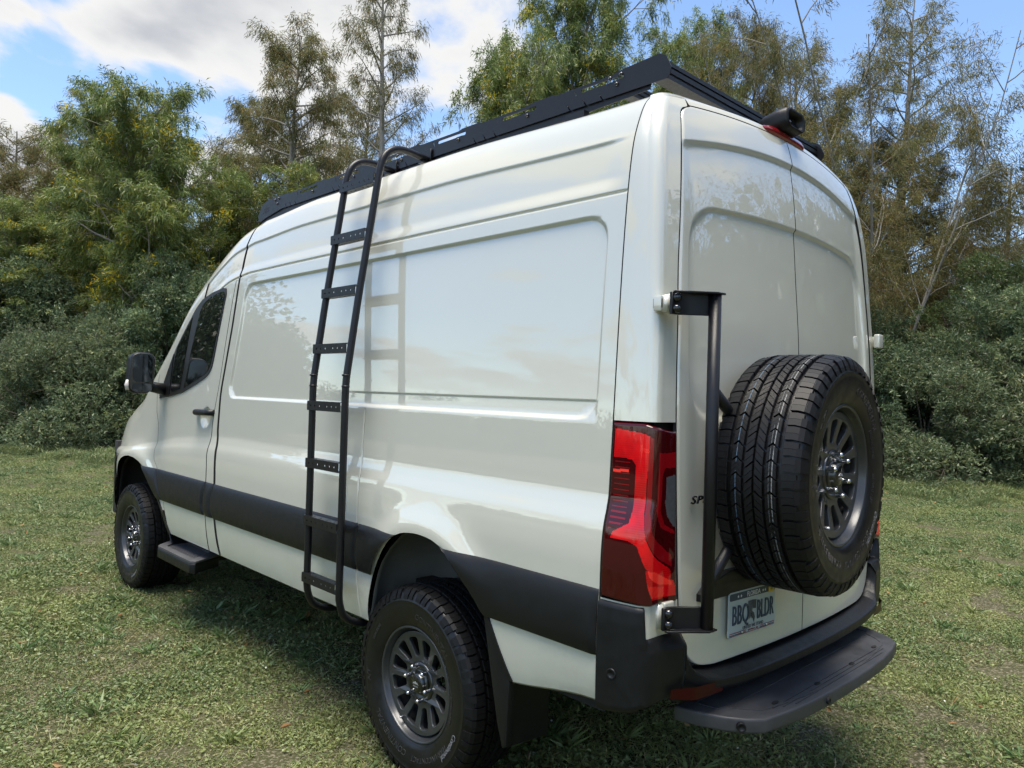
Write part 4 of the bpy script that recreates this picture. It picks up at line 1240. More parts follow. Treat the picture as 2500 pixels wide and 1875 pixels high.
# camera hood: lofted rounded outlines, rising rearwards
rows = []
for yy, zc, hw, hh in ((-.985, 2.668, .055, .006), (-1.01, 2.676, .080, .020), (-1.05, 2.688, .088, .034), (-1.10, 2.698, .086, .042), (-1.135, 2.702, .080, .042), (-1.150, 2.701, .074, .036), (-1.142, 2.700, .062, .026), (-1.120, 2.700, .055, .020)):
    o_ = rrect(-hw, zc-hh, hw, zc+hh, min(hh, hw)*.75, 6)
    rows.append([(p[0], yy-.10*(p[1]-zc)*(-.6), p[1]) for p in o_])
P = np.array(rows).transpose(1, 0, 2)
mobj('camera_hood', P.reshape(-1, 3), grid_faces(P.shape[0], P.shape[1], closed_u=True, flip=True), M_PLASTIC, bl)
v, f = lathe([(0, .016), (.006, .014), (.008, 0)], 20); q = Matrix.Rotation(math.pi/2, 3, 'Z')
mobj('camera_lens', np.array([q @ Vector(p) for p in v])+np.array((0, -1.118, 2.700)), f, M_GLASS, bl)
bbox('camera_back', (-.054, -1.122, 2.682), (.054, -1.112, 2.718), M_BLACK, bl, .002, 1)

# ------------------------------------------------------------------ things on the left rear door: plate, grip strip, badge
def on_rear(v, x0, z0, off, tilt=0):
    """map flat (x, z, depth) coordinates to the rear door face"""
    x = x0+v[:, 0]; z = z0+v[:, 1]
    y = yr(x, z)-off-v[:, 2]
    return np.stack([x, y, z], -1)
strip = [(-.335, -.028), (.335, -.028), (.335, .02), (.27, .050), (-.18, .050), (-.30, .018), (-.335, -.01)]
v, f = curve_mesh([strip], .009, .004, 2); mobj('grip_strip', on_rear(v, -.385, .968, .010), f, M_PLASTIC, rear_left, False)
plate = empty('number_plate', (0, 0, 0), parent=van)
PXC, PZC = -.415, .866
PW, PH = .1525, .076
M_PL, pt, pb = principled('plate_print', (.55, .62, .66), .35, 0, .4, .2)
tc = pt.add('ShaderNodeTexCoord'); s_ = pt.add('ShaderNodeSeparateXYZ'); pt.link(tc.outputs['Object'], s_.inputs[0])
nz = pt.noise(tc.outputs['Object'], 30, 3)
pt.link(pt.mix(nz.outputs[0], (.36, .44, .47), (.44, .52, .54)), pb.inputs['Base Color'])
v, f = curve_mesh([rrect(-PW, -PH, PW, PH, .010, 5)], .0012, .0008, 1); mobj('plate_sheet', on_rear(v, PXC, PZC, .016), f, M_PL, plate, False)
NAVY = simple('plate_navy', (.022, .045, .085), .4); WHT = simple('plate_white', (.75, .77, .78), .4)
RED = simple('plate_red', (.25, .03, .035), .4); YEL = simple('plate_yellow', (.62, .45, .03), .4); INK = simple('plate_ink', (.02, .03, .055), .4)
v, f = curve_mesh([rrect(-PW+.004, PH-.028, PW-.004, PH-.004, .007, 4)], .0002); mobj('plate_header', on_rear(v, PXC, PZC, .0184), f, NAVY, plate, False)
def ptext(nm, txt, size, x, z, mat, off=.0190, sx=1.0, spacing=1.0, ext=.0003):
    v, f = text_vf(txt, size, ext, 0, spacing); v[:, 0] *= sx
    v[:, 0] += x; v[:, 1] += z
    return mobj(nm, on_rear(v, PXC, PZC, off), f, mat, plate, False)
ptext('plate_state', 'FLORIDA', .0235, .0, PH-.0165, WHT, .0192, .92)
for x_ in (-.080, -.098, .062, .077):
    st = [((.0055 if i % 2 == 0 else .0023)*math.sin(i*math.pi/5)+x_, (.0055 if i % 2 == 0 else .0023)*math.cos(i*math.pi/5)+PH-.0165) for i in range(10)]
    v, f = curve_mesh([st], .0003); mobj('plate_star', on_rear(v, PXC, PZC, .0192), f, WHT, plate, False)
ptext('plate_letters', 'BBQ', .094, -.082, -.006, NAVY, .0195, .56, 1.06, .0012)
ptext('plate_letters', 'BLDR', .094, .080, -.006, NAVY, .0195, .50, 1.04, .0012)
# flag motif between the letters
for i in range(4):
    v, f = curve_mesh([[(-.033+i*.0075, .036), (-.0285+i*.0075, .036), (-.026+i*.006, -.030+i*.004), (-.029+i*.006, -.028+i*.004)]], .0002); mobj('plate_flag', on_rear(v, PXC, PZC, .0190), f, NAVY if i % 2 else INK, plate, False)
v, f = curve_mesh([[(-.006, .036), (.018, .034), (.016, .004), (-.004, .006)]], .0002); mobj('plate_flag', on_rear(v, PXC, PZC, .0191), f, INK, plate, False)
v, f = curve_mesh([[(-.016, -.012), (-.006, -.004), (.004, -.010), (.010, -.026), (.004, -.044), (-.002, -.030), (-.010, -.026)]], .0002); mobj('plate_flag', on_rear(v, PXC, PZC, .0191), f, INK, plate, False)
ptext('plate_slogan', 'UNITED WE STAND', .0165, .0, -PH+.0235, INK, .0192, .92)
ptext('plate_date', 'SEPTEMBER 11, 2001', .0075, .0, -PH+.0115, RED, .0192, 1.0)
for a, b, z_, m_ in ((-PW+.006, -.045, .0145, RED), (-PW+.006, -.045, .0085, NAVY), (.045, PW-.006, .0145, RED), (.045, PW-.006, .0085, NAVY), (-PW+.006, PW-.006, .0045, RED)):
    v, f = curve_mesh([[(a, -PH+z_-.0012), (b, -PH+z_-.0012), (b, -PH+z_+.0012), (a, -PH+z_+.0012)]], .0002); mobj('plate_stripe', on_rear(v, PXC, PZC, .0188), f, m_, plate, False)
v, f = curve_mesh([rrect(.100, PH-.030, .140, PH-.004, .002, 2)], .0003); mobj('plate_sticker', on_rear(v, PXC, PZC, .0193), f, YEL, plate, False)
ptext('sticker_text', '25', .018, .120, PH-.0165, INK, .0198, .8)
for x_ in (-.070, .090):
    v, f = lathe([(0, .0055), (.002, .0055), (.004, .004), (.0045, 0)], 12); q = Matrix.Rotation(math.pi/2, 3, 'Z')
    c_ = on_rear(np.array([[x_, -PH+.0115, 0]]), PXC, PZC, .0185)[0]
    mobj('plate_screw', np.array([q @ Vector(p) for p in v])+c_, f, M_CHROME, plate)
v, f = text_vf('SPRINTER', .036, .002, .28, 1.15, .0004); v[:, 0] *= 1.55
v[:, 0] -= v[:, 0].min()
mobj('badge_lettering', on_rear(v, -.765, 1.264, .003), f, simple('dark_chrome', (.05, .05, .053), .2, .9), rear_left, False)

# the body narrows towards its right-hand side by a few centimetres
def warp_x(x): return np.where(x > -.8, -.8+(x+.8)*.954, x)
for o in van.children_recursive:
    if o.type == 'MESH' and o.parent.name.split('.')[0] not in ('wheel', 'spare_wheel'):
        me = o.data; n_ = len(me.vertices)
        co = np.zeros(n_*3, np.float32); me.vertices.foreach_get('co', co); co = co.reshape(-1, 3)
        co[:, 0] = warp_x(co[:, 0]); me.vertices.foreach_set('co', co.ravel()); me.update()
    elif o.name.split('.')[0] == 'wheel' and o.location.x > 0:
        o.location.x = float(warp_x(np.array(o.location.x)))
# ------------------------------------------------------------------ ground
rng = np.random.default_rng(7)
def gz(x, y):
    x = np.asarray(x, float); y = np.asarray(y, float)
    base = .008*(np.clip(y, -4, 6)-3.66)
    far = S(6, 16, np.hypot(x, y))
    und = .012*np.sin(x*1.1+.3)*np.sin(y*.9+1)+.008*np.sin(x*2.7+y*1.3)
    near = np.exp(-((np.abs(x)-.9)**2+np.minimum((y)**2, (y-3.66)**2))/.5)
    return base*(1-far)+und*(1-.9*near)*(1-S(40, 80, np.hypot(x, y)))
def wiggle(v): return np.sign(v)*np.abs(v)**2.6
ax_ = np.concatenate([-np.geomspace(700, 9, 26), np.linspace(-8.8, 17.8, 150), np.geomspace(18, 700, 26)])
gx, gy = np.meshgrid(ax_, ax_, indexing='ij')
M_SOIL, t, b = principled('soil_and_thatch', (.05, .05, .03), .95, spec=.1)
g_ = t.add('ShaderNodeNewGeometry')
n1 = t.noise(g_.outputs['Position'], .55, 5, .6); n2 = t.noise(g_.outputs['Position'], 6, 5, .65); n3 = t.noise(g_.outputs['Position'], 60, 3, .6)
c1 = t.mix(n2.outputs[0], (.030, .034, .016), (.085, .078, .045))
c2 = t.mix(t.smooth(n1.outputs[0], .42, .62, 0, .35), c1, (.070, .080, .034))
c3 = t.mix(t.smooth(n3.outputs[0], .48, .66), c2, (.20, .18, .13))
t.link(c3, b.inputs['Base Color'])
bp = t.add('ShaderNodeBump'); bp.inputs['Strength'].default_value = .8; bp.inputs['Distance'].default_value = .02
t.link(n3.outputs[0], bp.inputs['Height']); t.link(bp.outputs[0], b.inputs['Normal'])
ground = mobj('ground', np.stack([gx, gy, gz(gx, gy)], -1).reshape(-1, 3), grid_faces(len(ax_), len(ax_)), M_SOIL)
tag(ground, 'sandy soil and thatch under the mown lawn', 'ground', kind='structure')

# ------------------------------------------------------------------ leaves
def leaf_mat(name, trans=.35, rough=.5, spec=.3, pos_var=False):
    m = bpy.data.materials.new(name); m.use_nodes = True
    t = NT(m.node_tree); b = t.n['Principled BSDF']; out = t.n['Material Output']
    at = t.add('ShaderNodeAttribute'); at.attribute_name = 'tint'
    col = at.outputs['Color']
    if pos_var:
        g_ = t.add('ShaderNodeNewGeometry')
        na = t.noise(g_.outputs['Position'], .7, 4, .6); nb = t.noise(g_.outputs['Position'], 3.3, 3, .6)
        col = t.mix(t.smooth(na.outputs[0], .45, .68, 0, .45), col, (.33, .35, .12))
        col = t.mix(t.smooth(nb.outputs[0], .56, .72, 0, .55), col, (.30, .26, .14))
        col = t.mix(t.smooth(nb.outputs[0], .45, .30, 0, .5), col, (.10, .16, .065))
    t.link(col, b.inputs['Base Color'])
    b.inputs['Roughness'].default_value = rough; b.inputs['Specular IOR Level'].default_value = spec
    tr = t.add('ShaderNodeBsdfTranslucent'); t.link(col, tr.inputs['Color'])
    mx = t.add('ShaderNodeMixShader'); mx.inputs[0].default_value = trans
    t.link(b.outputs[0], mx.inputs[1]); t.link(tr.outputs[0], mx.inputs[2]); t.link(mx.outputs[0], out.inputs[0])
    return m
def unit(v): return v/(np.linalg.norm(v, axis=-1, keepdims=True)+1e-12)
def leaf_mesh(name, base, dirn, length, width, tint, mat, droop=.15, r=rng):
    """one bent diamond per leaf"""
    n = len(base); d = unit(dirn)
    s = unit(np.cross(d, r.normal(size=(n, 3)))); nn = np.cross(s, d)
    L = np.broadcast_to(np.asarray(length, float), (n,))[:, None]; w = np.broadcast_to(np.asarray(width, float), (n,))[:, None]
    a = base; m1 = base+d*L*.45+s*w*.5+nn*L*.06; m2 = base+d*L*.45-s*w*.5+nn*L*.06
    tp = base+d*L-np.array([0, 0, 1.0])*L*droop
    V = np.stack([a, m1, tp, m2], 1).reshape(-1, 3)
    F = np.arange(n*4).reshape(n, 4)
    me = mesh_data(name, V, F, mat, False)
    at = me.attributes.new('tint', 'FLOAT_COLOR', 'POINT')
    c = np.ones((n, 4, 4), np.float32); c[:, :, :3] = tint[:, None, :]
    at.data.foreach_set('color', c.ravel())
    return me
def pick(r, cols, w, n):
    cols = np.array(cols, float); w = np.array(w, float); w /= w.sum()
    return cols[r.choice(len(cols), n, p=w)]
M_BLADE = leaf_mat('grass_blade', .25, .45, .45, True)

# ------------------------------------------------------------------ grass: tufts scattered on the lawn
src = bpy.data.collections.new('grass_tufts')
def tuft(i, R, nb, nclo, nlong):
    r = np.random.default_rng(100+i)
    B = []; Dn = []; L = []; Wd = []; T = []
    def put(n, lmin, lmax, w0_, w1_, flat, cols, cw, z0=0.0):
        a = r.uniform(0, 2*np.pi, n); q = R*np.sqrt(r.uniform(0, 1, n))
        pb = np.stack([q*np.cos(a), q*np.sin(a), np.full(n, z0)], -1)
        dd = r.normal(size=(n, 3)); dd[:, 2] = np.abs(dd[:, 2])*flat+.12
        B.append(pb); Dn.append(dd); L.append(r.uniform(lmin, lmax, n)); Wd.append(r.uniform(w0_, w1_, n))
        T.append(pick(r, cols, cw, n)*r.uniform(.65, 1.4, (n, 1)))
    green = [(.175, .22, .074), (.215, .25, .080), (.135, .19, .074), (.275, .285, .108), (.38, .34, .18), (.24, .20, .12)]
    put(int(nb*1.15), .022, .056, .0028, .0050, .62, green, (5, 5, 5, 3, 1.2, .8))
    put(int(nb*.35), .03, .075, .003, .0055, .12, green, (1, 1, 1, 4, 5, 3))
    put(nclo, .015, .028, .009, .015, .25, [(.135, .185, .066), (.165, .205, .074), (.10, .15, .062)], (3, 3, 2), .018)
    if nlong:
        cx = r.uniform(-R*.5, R*.5, 2); n = nlong
        a = r.uniform(0, 2*np.pi, n)
        pb = np.stack([cx[0]+.01*r.normal(size=n), cx[1]+.01*r.normal(size=n), np.zeros(n)], -1)
        dd = np.stack([np.cos(a), np.sin(a), r.uniform(.3, 1.3, n)], -1)
        B.append(pb); Dn.append(dd); L.append(r.uniform(.07, .15, n)); Wd.append(r.uniform(.007, .012, n))
        T.append(pick(r, [(.10, .175, .055), (.14, .20, .07), (.12, .18, .085)], (3, 2, 2), n))
    me = leaf_mesh('grass_tuft', np.concatenate(B), np.concatenate(Dn), np.concatenate(L), np.concatenate(Wd), np.concatenate(T), M_BLADE, .12, r)
    o = bpy.data.objects.new('grass_tuft_source_%d' % i, me); src.objects.link(o); return o
def long_tuft(i):
    r = np.random.default_rng(150+i); n = 260
    a = r.uniform(0, 6.28, n); q = .22*np.sqrt(r.uniform(size=n)); b_ = r.uniform(0, 6.28, n)
    me = leaf_mesh('grass_tuft', np.stack([q*np.cos(a), q*np.sin(a), 0*a], -1), np.stack([np.cos(b_)*.5, np.sin(b_)*.5, r.uniform(.5, 1.4, n)], -1), r.uniform(.12, .42, n), r.uniform(.006, .011, n), pick(r, [(.15, .20, .075), (.20, .24, .09), (.12, .17, .07), (.30, .28, .15)], (4, 3, 3, 1.5), n)*r.uniform(.7, 1.3, (n, 1)), M_BLADE, .35, r)
    o = bpy.data.objects.new('grass_tuft_source_%d' % i, me); src.objects.link(o)
for i in range(6): tuft(i, .17, 400 if i != 3 else 200, 230 if i in (1, 4) else (80 if i != 3 else 25), 22 if i in (2, 5) else 0)
long_tuft(6)
# where the tufts stand
pts = []
step_ = .165
X, Y = np.meshgrid(np.arange(-12, 24, step_), np.arange(-12, 34, step_), indexing='ij')
X = X.ravel()+rng.uniform(-.08, .08, X.size); Y = Y.ravel()+rng.uniform(-.08, .08, Y.size)
rel = np.stack([X-CAM[0], Y-CAM[1]], -1)
dep = rel@FW[:2]; lat = rel@(RT[:2]/np.linalg.norm(RT[:2]))
keep = ((dep > .3) & (np.abs(lat) < dep*.78+1.6) & (dep < 24)) | (np.hypot(X, Y-1) < 5.0)
# thin with distance
keep &= rng.uniform(0, 1, X.size) < np.clip(1.25-dep/26, .35, 1)
def bare(x, y):
    v = np.zeros_like(x)
    for bx, by, br in ((-.75, 1.90, .17), (6.4, -.55, .40), (5.2, -.1, .22), (-1.9, 1.5, .13), (2.6, -1.3, .16), (-2.0, 3.6, .2), (4.0, -.9, .22), (-1.55, .9, .10), (7.8, .6, .3), (-.5, .95, .12)):
        v = np.maximum(v, 1-S(br*.5, br*1.2, np.hypot(x-bx, (y-by))))
    return v
keep &= rng.uniform(0, 1, X.size) > bare(X, Y)*.93
def lump(x, y): return np.sin(x*2.1+1.3*np.sin(y*1.7))*np.sin(y*2.6+1.1*np.sin(x*1.9))+.6*np.sin(x*5.3+y*3.1)*np.sin(y*6.1-x*2.2)
keep &= rng.uniform(0, 1, X.size) < np.clip(1.02+.36*lump(X, Y), .42, 1)
X, Y, dep = X[keep], Y[keep], dep[keep]
kinds = rng.choice(6, len(X), p=[.24, .22, .13, .10, .20, .11])
# unmown grass along the foot of the hedge
hu = rng.uniform(-250, 2700, 900); hd = np.interp(hu, [-250, 250, 450, 1200, 2000, 2300, 2700], [17.2, 15.6, 16.4, 17.5, 15.6, 13.6, 13.4])+rng.normal(size=900)*.55
hp = CAM[None, :2]+FW[None, :2]*hd[:, None]+RT[None, :2]*((hu-1250)/1808.32*hd)[:, None]
X = np.concatenate([X, hp[:, 0]]); Y = np.concatenate([Y, hp[:, 1]]); dep = np.concatenate([dep, hd]); kinds = np.concatenate([kinds, np.full(900, 6)])
G = mesh_data('grass', np.stack([X, Y, gz(X, Y)-.004], -1), [], (), False)
n = len(X)
a1 = G.attributes.new('turn', 'FLOAT', 'POINT'); a1.data.foreach_set('value', rng.uniform(0, 6.28, n).astype(np.float32))
a2 = G.attributes.new('size', 'FLOAT', 'POINT')
sz = rng.uniform(.70, 1.15, n)*(1+.35*S(10, 20, dep)*(kinds < 6))*np.where(kinds < 6, 1+.28*np.clip(lump(X, Y), -1, 1), 1); a2.data.foreach_set('value', sz.astype(np.float32))
a3 = G.attributes.new('kind_index', 'INT', 'POINT'); a3.data.foreach_set('value', kinds.astype(np.int32))
grass = link(bpy.data.objects.new('grass', G))
tag(grass, 'mown lawn of mixed grass and small clover-like weeds', 'grass', kind='stuff')
ng = bpy.data.node_groups.new('scatter_grass', 'GeometryNodeTree')
ng.interface.new_socket('Geometry', in_out='INPUT', socket_type='NodeSocketGeometry')
ng.interface.new_socket('Geometry', in_out='OUTPUT', socket_type='NodeSocketGeometry')
gi = ng.nodes.new('NodeGroupInput'); go = ng.nodes.new('NodeGroupOutput')
ip = ng.nodes.new('GeometryNodeInstanceOnPoints'); ci = ng.nodes.new('GeometryNodeCollectionInfo')
ci.inputs['Collection'].default_value = src; ci.inputs['Separate Children'].default_value = True; ci.inputs['Reset Children'].default_value = True
def named(nm, typ):
    q = ng.nodes.new('GeometryNodeInputNamedAttribute'); q.data_type = typ; q.inputs[0].default_value = nm
    return [o for o in q.outputs if o.enabled][0]
cx_ = ng.nodes.new('ShaderNodeCombineXYZ'); ng.links.new(named('turn', 'FLOAT'), cx_.inputs[2])
ip.inputs['Pick Instance'].default_value = True
ng.links.new(gi.outputs[0], ip.inputs['Points']); ng.links.new(ci.outputs[0], ip.inputs['Instance'])
ng.links.new(named('kind_index', 'INT'), ip.inputs['Instance Index']); ng.links.new(cx_.outputs[0], ip.inputs['Rotation'])
ng.links.new(named('size', 'FLOAT'), ip.inputs['Scale']); ng.links.new(ip.outputs[0], go.inputs[0])
md = grass.modifiers.new('scatter', 'NODES'); md.node_group = ng

# fallen leaves and clover heads on the lawn
n_ = 420
ld = rng.uniform(1.6, 14, n_)**1.0; lu = rng.uniform(-.75, .75, n_)*ld
lp = CAM[None, :2]+FW[None, :2]*ld[:, None]+RT[None, :2]*lu[:, None]
wh = rng.uniform(size=n_) < .45
lt = np.where(wh[:, None], np.array([[.62, .62, .56]]), pick(rng, [(.30, .17, .075), (.38, .24, .11), (.22, .12, .06)], (3, 3, 2), n_))
dl = rng.normal(size=(n_, 3)); dl[:, 2] = np.abs(dl[:, 2])*.25
me = leaf_mesh('leaf_litter', np.stack([lp[:, 0], lp[:, 1], gz(lp[:, 0], lp[:, 1])+.032], -1), dl, np.where(wh, .012, rng.uniform(.03, .075, n_)), np.where(wh, .012, rng.uniform(.012, .028, n_)), lt, leaf_mat('dry_leaf', .1, .7, .1), .05, rng)
tag(link(bpy.data.objects.new('leaf_litter', me)), 'dry fallen leaves and white clover heads scattered on the lawn', 'leaves', kind='stuff')

# ------------------------------------------------------------------ trees
M_BARK = textured('grey_bark', (.27, .25, .22), .9, .35, 6, spec=.1)
M_BARKB = textured('brown_bark', (.12, .10, .08), .9, .35, 6, spec=.1)
M_LCYP = leaf_mat('cypress_needle', .5, .6, .2)
M_LACA = leaf_mat('acacia_leaf', .42, .42, .45)
M_LSHR = leaf_mat('shrub_leaf', .38, .40, .5)
M_LFLW = leaf_mat('yellow_flower', .3, .7, .1)
class Skel:
    def __init__(s, seed): s.r = np.random.default_rng(seed); s.tubes = []; s.anch = []; s.adir = []
    def path(s, p, d, L, n, wob, trop):
        P = [np.array(p, float)]; d = unit(np.array(d, float)); st = L/n
        for i in range(n):
            d = unit(d+s.r.normal(size=3)*wob+np.array(trop)*st)
            P.append(P[-1]+d*st)
        return np.array(P), d
    def tube(s, P, r0, r1, seg=5): s.tubes.append(tube(P, np.linspace(r0, r1, len(P)), seg, False))
def rand_perp(r, d):
    v = np.cross(d, r.normal(size=3)); return unit(v)
def mesh_tubes(name, tubes, mat):
    V, F = join(tubes); return mesh_data(name, V, np.array(F), mat)
def build_tree(seed, H, spread, style, lm=None):
    """style cypress / acacia / bare: returns (trunk mesh, crown mesh, flower mesh or None)"""
    k = Skel(seed); r = k.r
    if style == 'cypress':
        P, _ = k.path((0, 0, 0), (0, 0, 1), H, 18, .03, (0, 0, .05)); k.tube(P, .012*H+.03, .012, 8)
        nl = 58
        for i in range(nl):
            f = .16+.82*(i/nl)**.9
            q = f*18; j = min(int(q), 17); p = P[j]+(P[j+1]-P[j])*(q-j)
            az = i*2.4+r.normal()*.4
            el = .15+.55*f+r.normal()*.10
            L = spread*(1.08-f)**.62*r.uniform(.65, 1.1)+.3
            d = np.array([math.cos(az)*math.cos(el), math.sin(az)*math.cos(el), math.sin(el)])
            Q, de = k.path(p, d, L, 8, .09, (0, 0, .06)); k.tube(Q, .010+.012*L, .004, 5)
            ns = int(4+3.6*L)
            for s_ in range(ns):
                f2 = .25+.75*(s_+r.uniform())/ns; q2 = f2*8; j2 = min(int(q2), 7); p2 = Q[j2]+(Q[j2+1]-Q[j2])*(q2-j2)
                d2 = unit(unit(Q[j2+1]-Q[j2])*.8+rand_perp(r, d)*.9+np.array([0, 0, .05]))
                L2 = (.25+.34*L*(1.1-f2))*r.uniform(.6, 1.2)
                R2, _ = k.path(p2, d2, L2, 5, .14, (0, 0, -.25)); k.tube(R2, .005, .002, 3)
                m = int(3+L2*11)
                for a in r.uniform(.15, 1, m):
                    q3 = a*5; j3 = min(int(q3), 4); k.anch.append(R2[j3]+(R2[j3+1]-R2[j3])*(q3-j3)); k.adir.append(unit(R2[j3+1]-R2[j3]))
    elif style == 'bare':   # many-stemmed, sparse
        for i in range(12):
            az = i*2.4; el = r.uniform(.98, 1.42)
            d = np.array([math.cos(az)*math.cos(el), math.sin(az)*math.cos(el), math.sin(el)])
            L = H*r.uniform(.7, 1.05)*(1.0 if el > 1.1 else .85)
            Q, _ = k.path((.15*math.cos(az), .15*math.sin(az), 0), d, L, 12, .045, (0, 0, .03)); k.tube(Q, .026+.018*r.uniform(), .007, 6)
            for s_ in range(15):
                f2 = .22+.76*(s_+r.uniform())/15; q2 = f2*12; j2 = min(int(q2), 11); p2 = Q[j2]+(Q[j2+1]-Q[j2])*(q2-j2)
                d2 = unit(unit(Q[j2+1]-Q[j2])*.9+rand_perp(r, d)*.85)
                L2 = spread*(1.15-f2)*r.uniform(.35, .75)+.3
                R2, _ = k.path(p2, d2, L2, 7, .10, (0, 0, .08)); k.tube(R2, .012, .004, 4)
                for u in range(int(3+L2*4.2)):
                    a = r.uniform(.3, 1); q3 = a*7; j3 = min(int(q3), 6); p3 = R2[j3]+(R2[j3+1]-R2[j3])*(q3-j3)
                    T3, _ = k.path(p3, unit(unit(R2[j3+1]-R2[j3])+rand_perp(r, d2)*.8), r.uniform(.25, .65), 4, .15, (0, 0, -.3)); k.tube(T3, .004, .002, 3)
                    for a3 in r.uniform(.2, 1, 6):
                        q4 = a3*4; j4 = min(int(q4), 3); k.anch.append(T3[j4]+(T3[j4+1]-T3[j4])*(q4-j4)); k.adir.append(unit(T3[j4+1]-T3[j4]))
    else:
        P, _ = k.path((0, 0, 0), (r.normal()*.06, r.normal()*.06, 1), H*.78, 14, .05, (0, 0, .06)); k.tube(P, .014*H, .02, 8)
        nl = 34
        for i in range(nl):
            f = .18+.82*(i/nl); q = f*14; j = min(int(q), 13); p = P[j]+(P[j+1]-P[j])*(q-j)
            az = i*2.4+r.normal()*.4; el = .35+.65*f+r.normal()*.12
            d = np.array([math.cos(az)*math.cos(el), math.sin(az)*math.cos(el), math.sin(el)])
            L = spread*r.uniform(.65, 1.1)*(1-.35*abs(f-.5))
            Q, _ = k.path(p, d, L, 8, .10, (0, 0, .05)); k.tube(Q, .022+.012*L, .008, 5)
            for s_ in range(10):
                f2 = .2+.8*(s_+r.uniform())/10; q2 = f2*8; j2 = min(int(q2), 7); p2 = Q[j2]+(Q[j2+1]-Q[j2])*(q2-j2)
                L2 = r.uniform(.45, 1.1)
                R2, _ = k.path(p2, unit(unit(Q[j2+1]-Q[j2])*.7+rand_perp(r, d)*.9), L2, 5, .15, (0, 0, -.05)); k.tube(R2, .009, .003, 3)
                for u in range(5):
                    a = r.uniform(.25, 1); q3 = a*5; j3 = min(int(q3), 4); p3 = R2[j3]+(R2[j3+1]-R2[j3])*(q3-j3)
                    T3, _ = k.path(p3, unit(unit(R2[j3+1]-R2[j3])+rand_perp(r, d)*.9), r.uniform(.2, .45), 3, .15, (0, 0, -.2)); k.tube(T3, .004, .002, 3)
                    for a3 in r.uniform(.1, 1, 4):
                        q4 = a3*3; j4 = min(int(q4), 2); k.anch.append(T3[j4]+(T3[j4+1]-T3[j4])*(q4-j4)); k.adir.append(unit(T3[j4+1]-T3[j4]))
    A = np.array(k.anch); Ad = np.array(k.adir); n = len(A)
    trunk = mesh_tubes('trunk', k.tubes, M_BARK)
    flowers = None
    if style in ('cypress', 'bare'):
        m = lm or (15 if style == 'cypress' else 14)
        B = np.repeat(A, m, 0)+r.normal(size=(n*m, 3))*.07
        dd = np.repeat(Ad, m, 0)*.55+r.normal(size=(n*m, 3))*.42+np.array([0, 0, -.75])
        tb_ = np.repeat(pick(r, [(.175, .165, .062), (.225, .175, .072), (.275, .185, .085), (.195, .19, .072), (.135, .15, .065)], (5, 3, 1.2, 5, 4), n)*r.uniform(.75, 1.2, (n, 1)), m, 0)
        tint = tb_*r.uniform(.7, 1.3, (n*m, 1))
        fs = .80 if style == 'bare' else 1.0
        crown_ = leaf_mesh('crown', B, dd, r.uniform(.08, .17, n*m)*fs, r.uniform(.010, .019, n*m)*fs, tint, M_LCYP, .15, r)
    else:
        m = 15
        B = np.repeat(A, m, 0)+r.normal(size=(n*m, 3))*.06
        dd = np.repeat(Ad, m, 0)*.6+r.normal(size=(n*m, 3))*.6+np.array([0, 0, -.35])
        tb_ = np.repeat(pick(r, [(.150, .205, .055), (.195, .245, .060), (.112, .165, .055), (.265, .275, .055)], (4, 4, 3, 2), n), m, 0)
        tint = tb_*r.uniform(.7, 1.3, (n*m, 1))
        crown_ = leaf_mesh('crown', B, dd, r.uniform(.10, .17, n*m), r.uniform(.016, .025, n*m), tint, M_LACA, .25, r)
        # yellow flower spikes in a few clusters
        nc = 90; c = A[r.choice(n, nc)]; ff = 55
        Bf = np.repeat(c, ff, 0)+r.normal(size=(nc*ff, 3))*.10
        df = r.normal(size=(nc*ff, 3)); tf = pick(r, [(.68, .52, .03), (.70, .44, .02), (.55, .52, .05)], (3, 2, 3), nc*ff)
        flowers = leaf_mesh('flowers', Bf, df, r.uniform(.07, .13, nc*ff), .018, tf, M_LFLW, .1, r)
    return trunk, crown_, flowers
